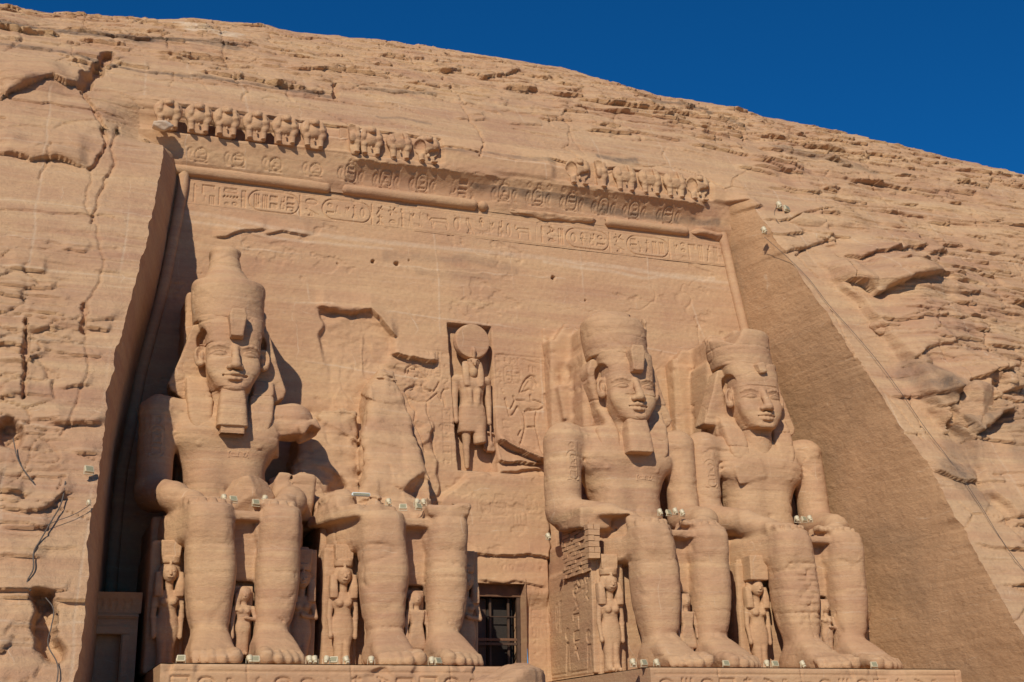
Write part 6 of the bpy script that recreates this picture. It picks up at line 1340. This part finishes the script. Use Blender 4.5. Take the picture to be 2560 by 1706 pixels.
for kind, px, py, Y, lab in [('r', 515, 1148, -3.8, f'round floodlight at the finger ends of {T1}\'s right hand'), ('p', 536, 1150, -4.0, f'panel floodlight in the lap of {T1}, beside the hand'), ('r', 608, 1150, -3.6, f'round floodlight before the rock chunk in {T1}\'s lap'), ('p', 588, 1158, -4.3, f'low panel floodlight between the knees of {T1}'),
        ('r', 893, 1157, -3.8, f'leftmost round floodlight on the lap of {T2}'), ('p', 926, 1168, -4.4, f'left panel floodlight on the lap of {T2}'), ('r', 958, 1158, -3.8, f'middle round floodlight on the lap of {T2}'), ('p', 962, 1167, -4.4, f'right panel floodlight on the lap of {T2}'), ('r', 973, 1158, -3.6, f'tilted round floodlight rightmost on the lap of {T2}'),
        ('r', 1517, 1180, -4.0, f'leftmost floodlight on the lap of {T3}'), ('p', 1537, 1181, -4.0, f'panel floodlight in the lap group of {T3}'), ('r', 1552, 1178, -3.9, f'raised round floodlight in the lap group of {T3}'), ('r', 1568, 1181, -4.0, f'rightmost floodlight on the lap of {T3}'),
        ('r', 1832, 1196, -4.0, f'leftmost floodlight on the lap of {T4}'), ('p', 1848, 1196, -4.0, f'panel floodlight on the lap of {T4}'), ('r', 1861, 1195, -3.9, f'rightmost floodlight on the lap of {T4}')]:
    P = on_y(px, py, Y); lamp(kind, (P[0], Y, P[2]-.12), rz_.uniform(-.6, .6), lab)
P = on_y(1260, 1232, -.6); lamp('r', (P[0], -.6, P[2]-.2), .3, 'round floodlight beside the brick repair, over the doorway')
for kind, px, py, s, lab in [('r', 1783, 482, 1.35, 'upper round floodlight high on the right cliff'), ('p', 1800, 490, 1.35, 'panel floodlight high on the right cliff, under the round one'), ('r', 1748, 540, 1.3, 'floodlight on the top corner of the dark right wall'), ('p', 203, 1090, 1.1, 'panel floodlight on the squared block of the left cliff edge'), ('r', 203, 1160, .6, 'tiny floodlight on the left cliff edge below the panel one')]:
    d = pray(px, py); P = on_cliff(px, py); o = lamp(kind, (P[0], float(cliffY(P[0], P[1]))-.42, P[1]-.1), .4, lab); o.scale = (s*.72, s*.72, s*.72)
# long white lamp housing on the shattered colossus' lap
P = on_y(829, 1136, -3.2); t = thing('strip_light', 'long white box lamp lying on the lap of the shattered colossus', 'lamp', (P[0], -3.2, P[2]-.1)); o0 = (0, 0, 0)
box_mesh('housing', (-.42, -.12, 0), (.42, .12, .16), plain('white_enamel', (.72, .76, .72), .4, 0, .05), t, o0, .03); box_mesh('diffuser', (-.38, -.13, .03), (.38, -.122, .13), M_GLASS, t, o0, 0)

# ------------------------------------------------------------------ cables
def cable(name, pts, r, label, off=.12, m=None):
    P3 = []
    for p in pts:
        q = on_cliff(*p); P3.append((q[0], float(cliffY(q[0], q[1]))-off, q[1]))
    cu = bpy.data.curves.new(name, 'CURVE'); cu.dimensions = '3D'; cu.bevel_depth = r; cu.bevel_resolution = 2; sp = cu.splines.new('BEZIER'); sp.bezier_points.add(len(P3)-1)
    for b, p in zip(sp.bezier_points, P3): b.co = p; b.handle_left_type = b.handle_right_type = 'AUTO'
    cu.materials.append(m or M_CABLE); o0 = bpy.data.objects.new(name, cu); COL.objects.link(o0); me = bpy.data.meshes.new_from_object(o0.evaluated_get(bpy.context.evaluated_depsgraph_get())); bpy.data.objects.remove(o0); bpy.data.curves.remove(cu); o = bpy.data.objects.new(name, me); COL.objects.link(o); tag(o, label, 'cable')
cable('cable', [(1752, 548), (1800, 590), (1850, 640), (1905, 710), (1950, 760), (2010, 830), (2065, 905), (2120, 985), (2180, 1065), (2245, 1160), (2300, 1250), (2360, 1330)], .014, 'long thin cable running down the right cliff beside the dark wall', .2)
cable('cable', [(1783, 470), (1775, 500), (1790, 525), (1800, 540), (1830, 550), (1848, 552)], .016, 'short looped cable hanging from the two high floodlights', .25)
cable('cable', [(30, 1010), (42, 1060), (60, 1090), (78, 1112)], .022, 'dark cable hanging from the round hole in the left cliff', .2)
cable('cable', [(150, 1110), (140, 1160), (118, 1200), (92, 1245), (78, 1270), (76, 1310), (62, 1345), (70, 1360)], .028, 'dark cable snaking down the left cliff below the squared block', .25)
cable('cable', [(204, 1165), (170, 1185), (130, 1200), (95, 1215)], .014, 'thin cable running left from the tiny floodlight', .25)
cable('cable', [(105, 1375), (122, 1400), (118, 1440), (110, 1480), (132, 1530), (130, 1575)], .022, 'loose cable in the dark crack at the bottom of the left cliff', .15)
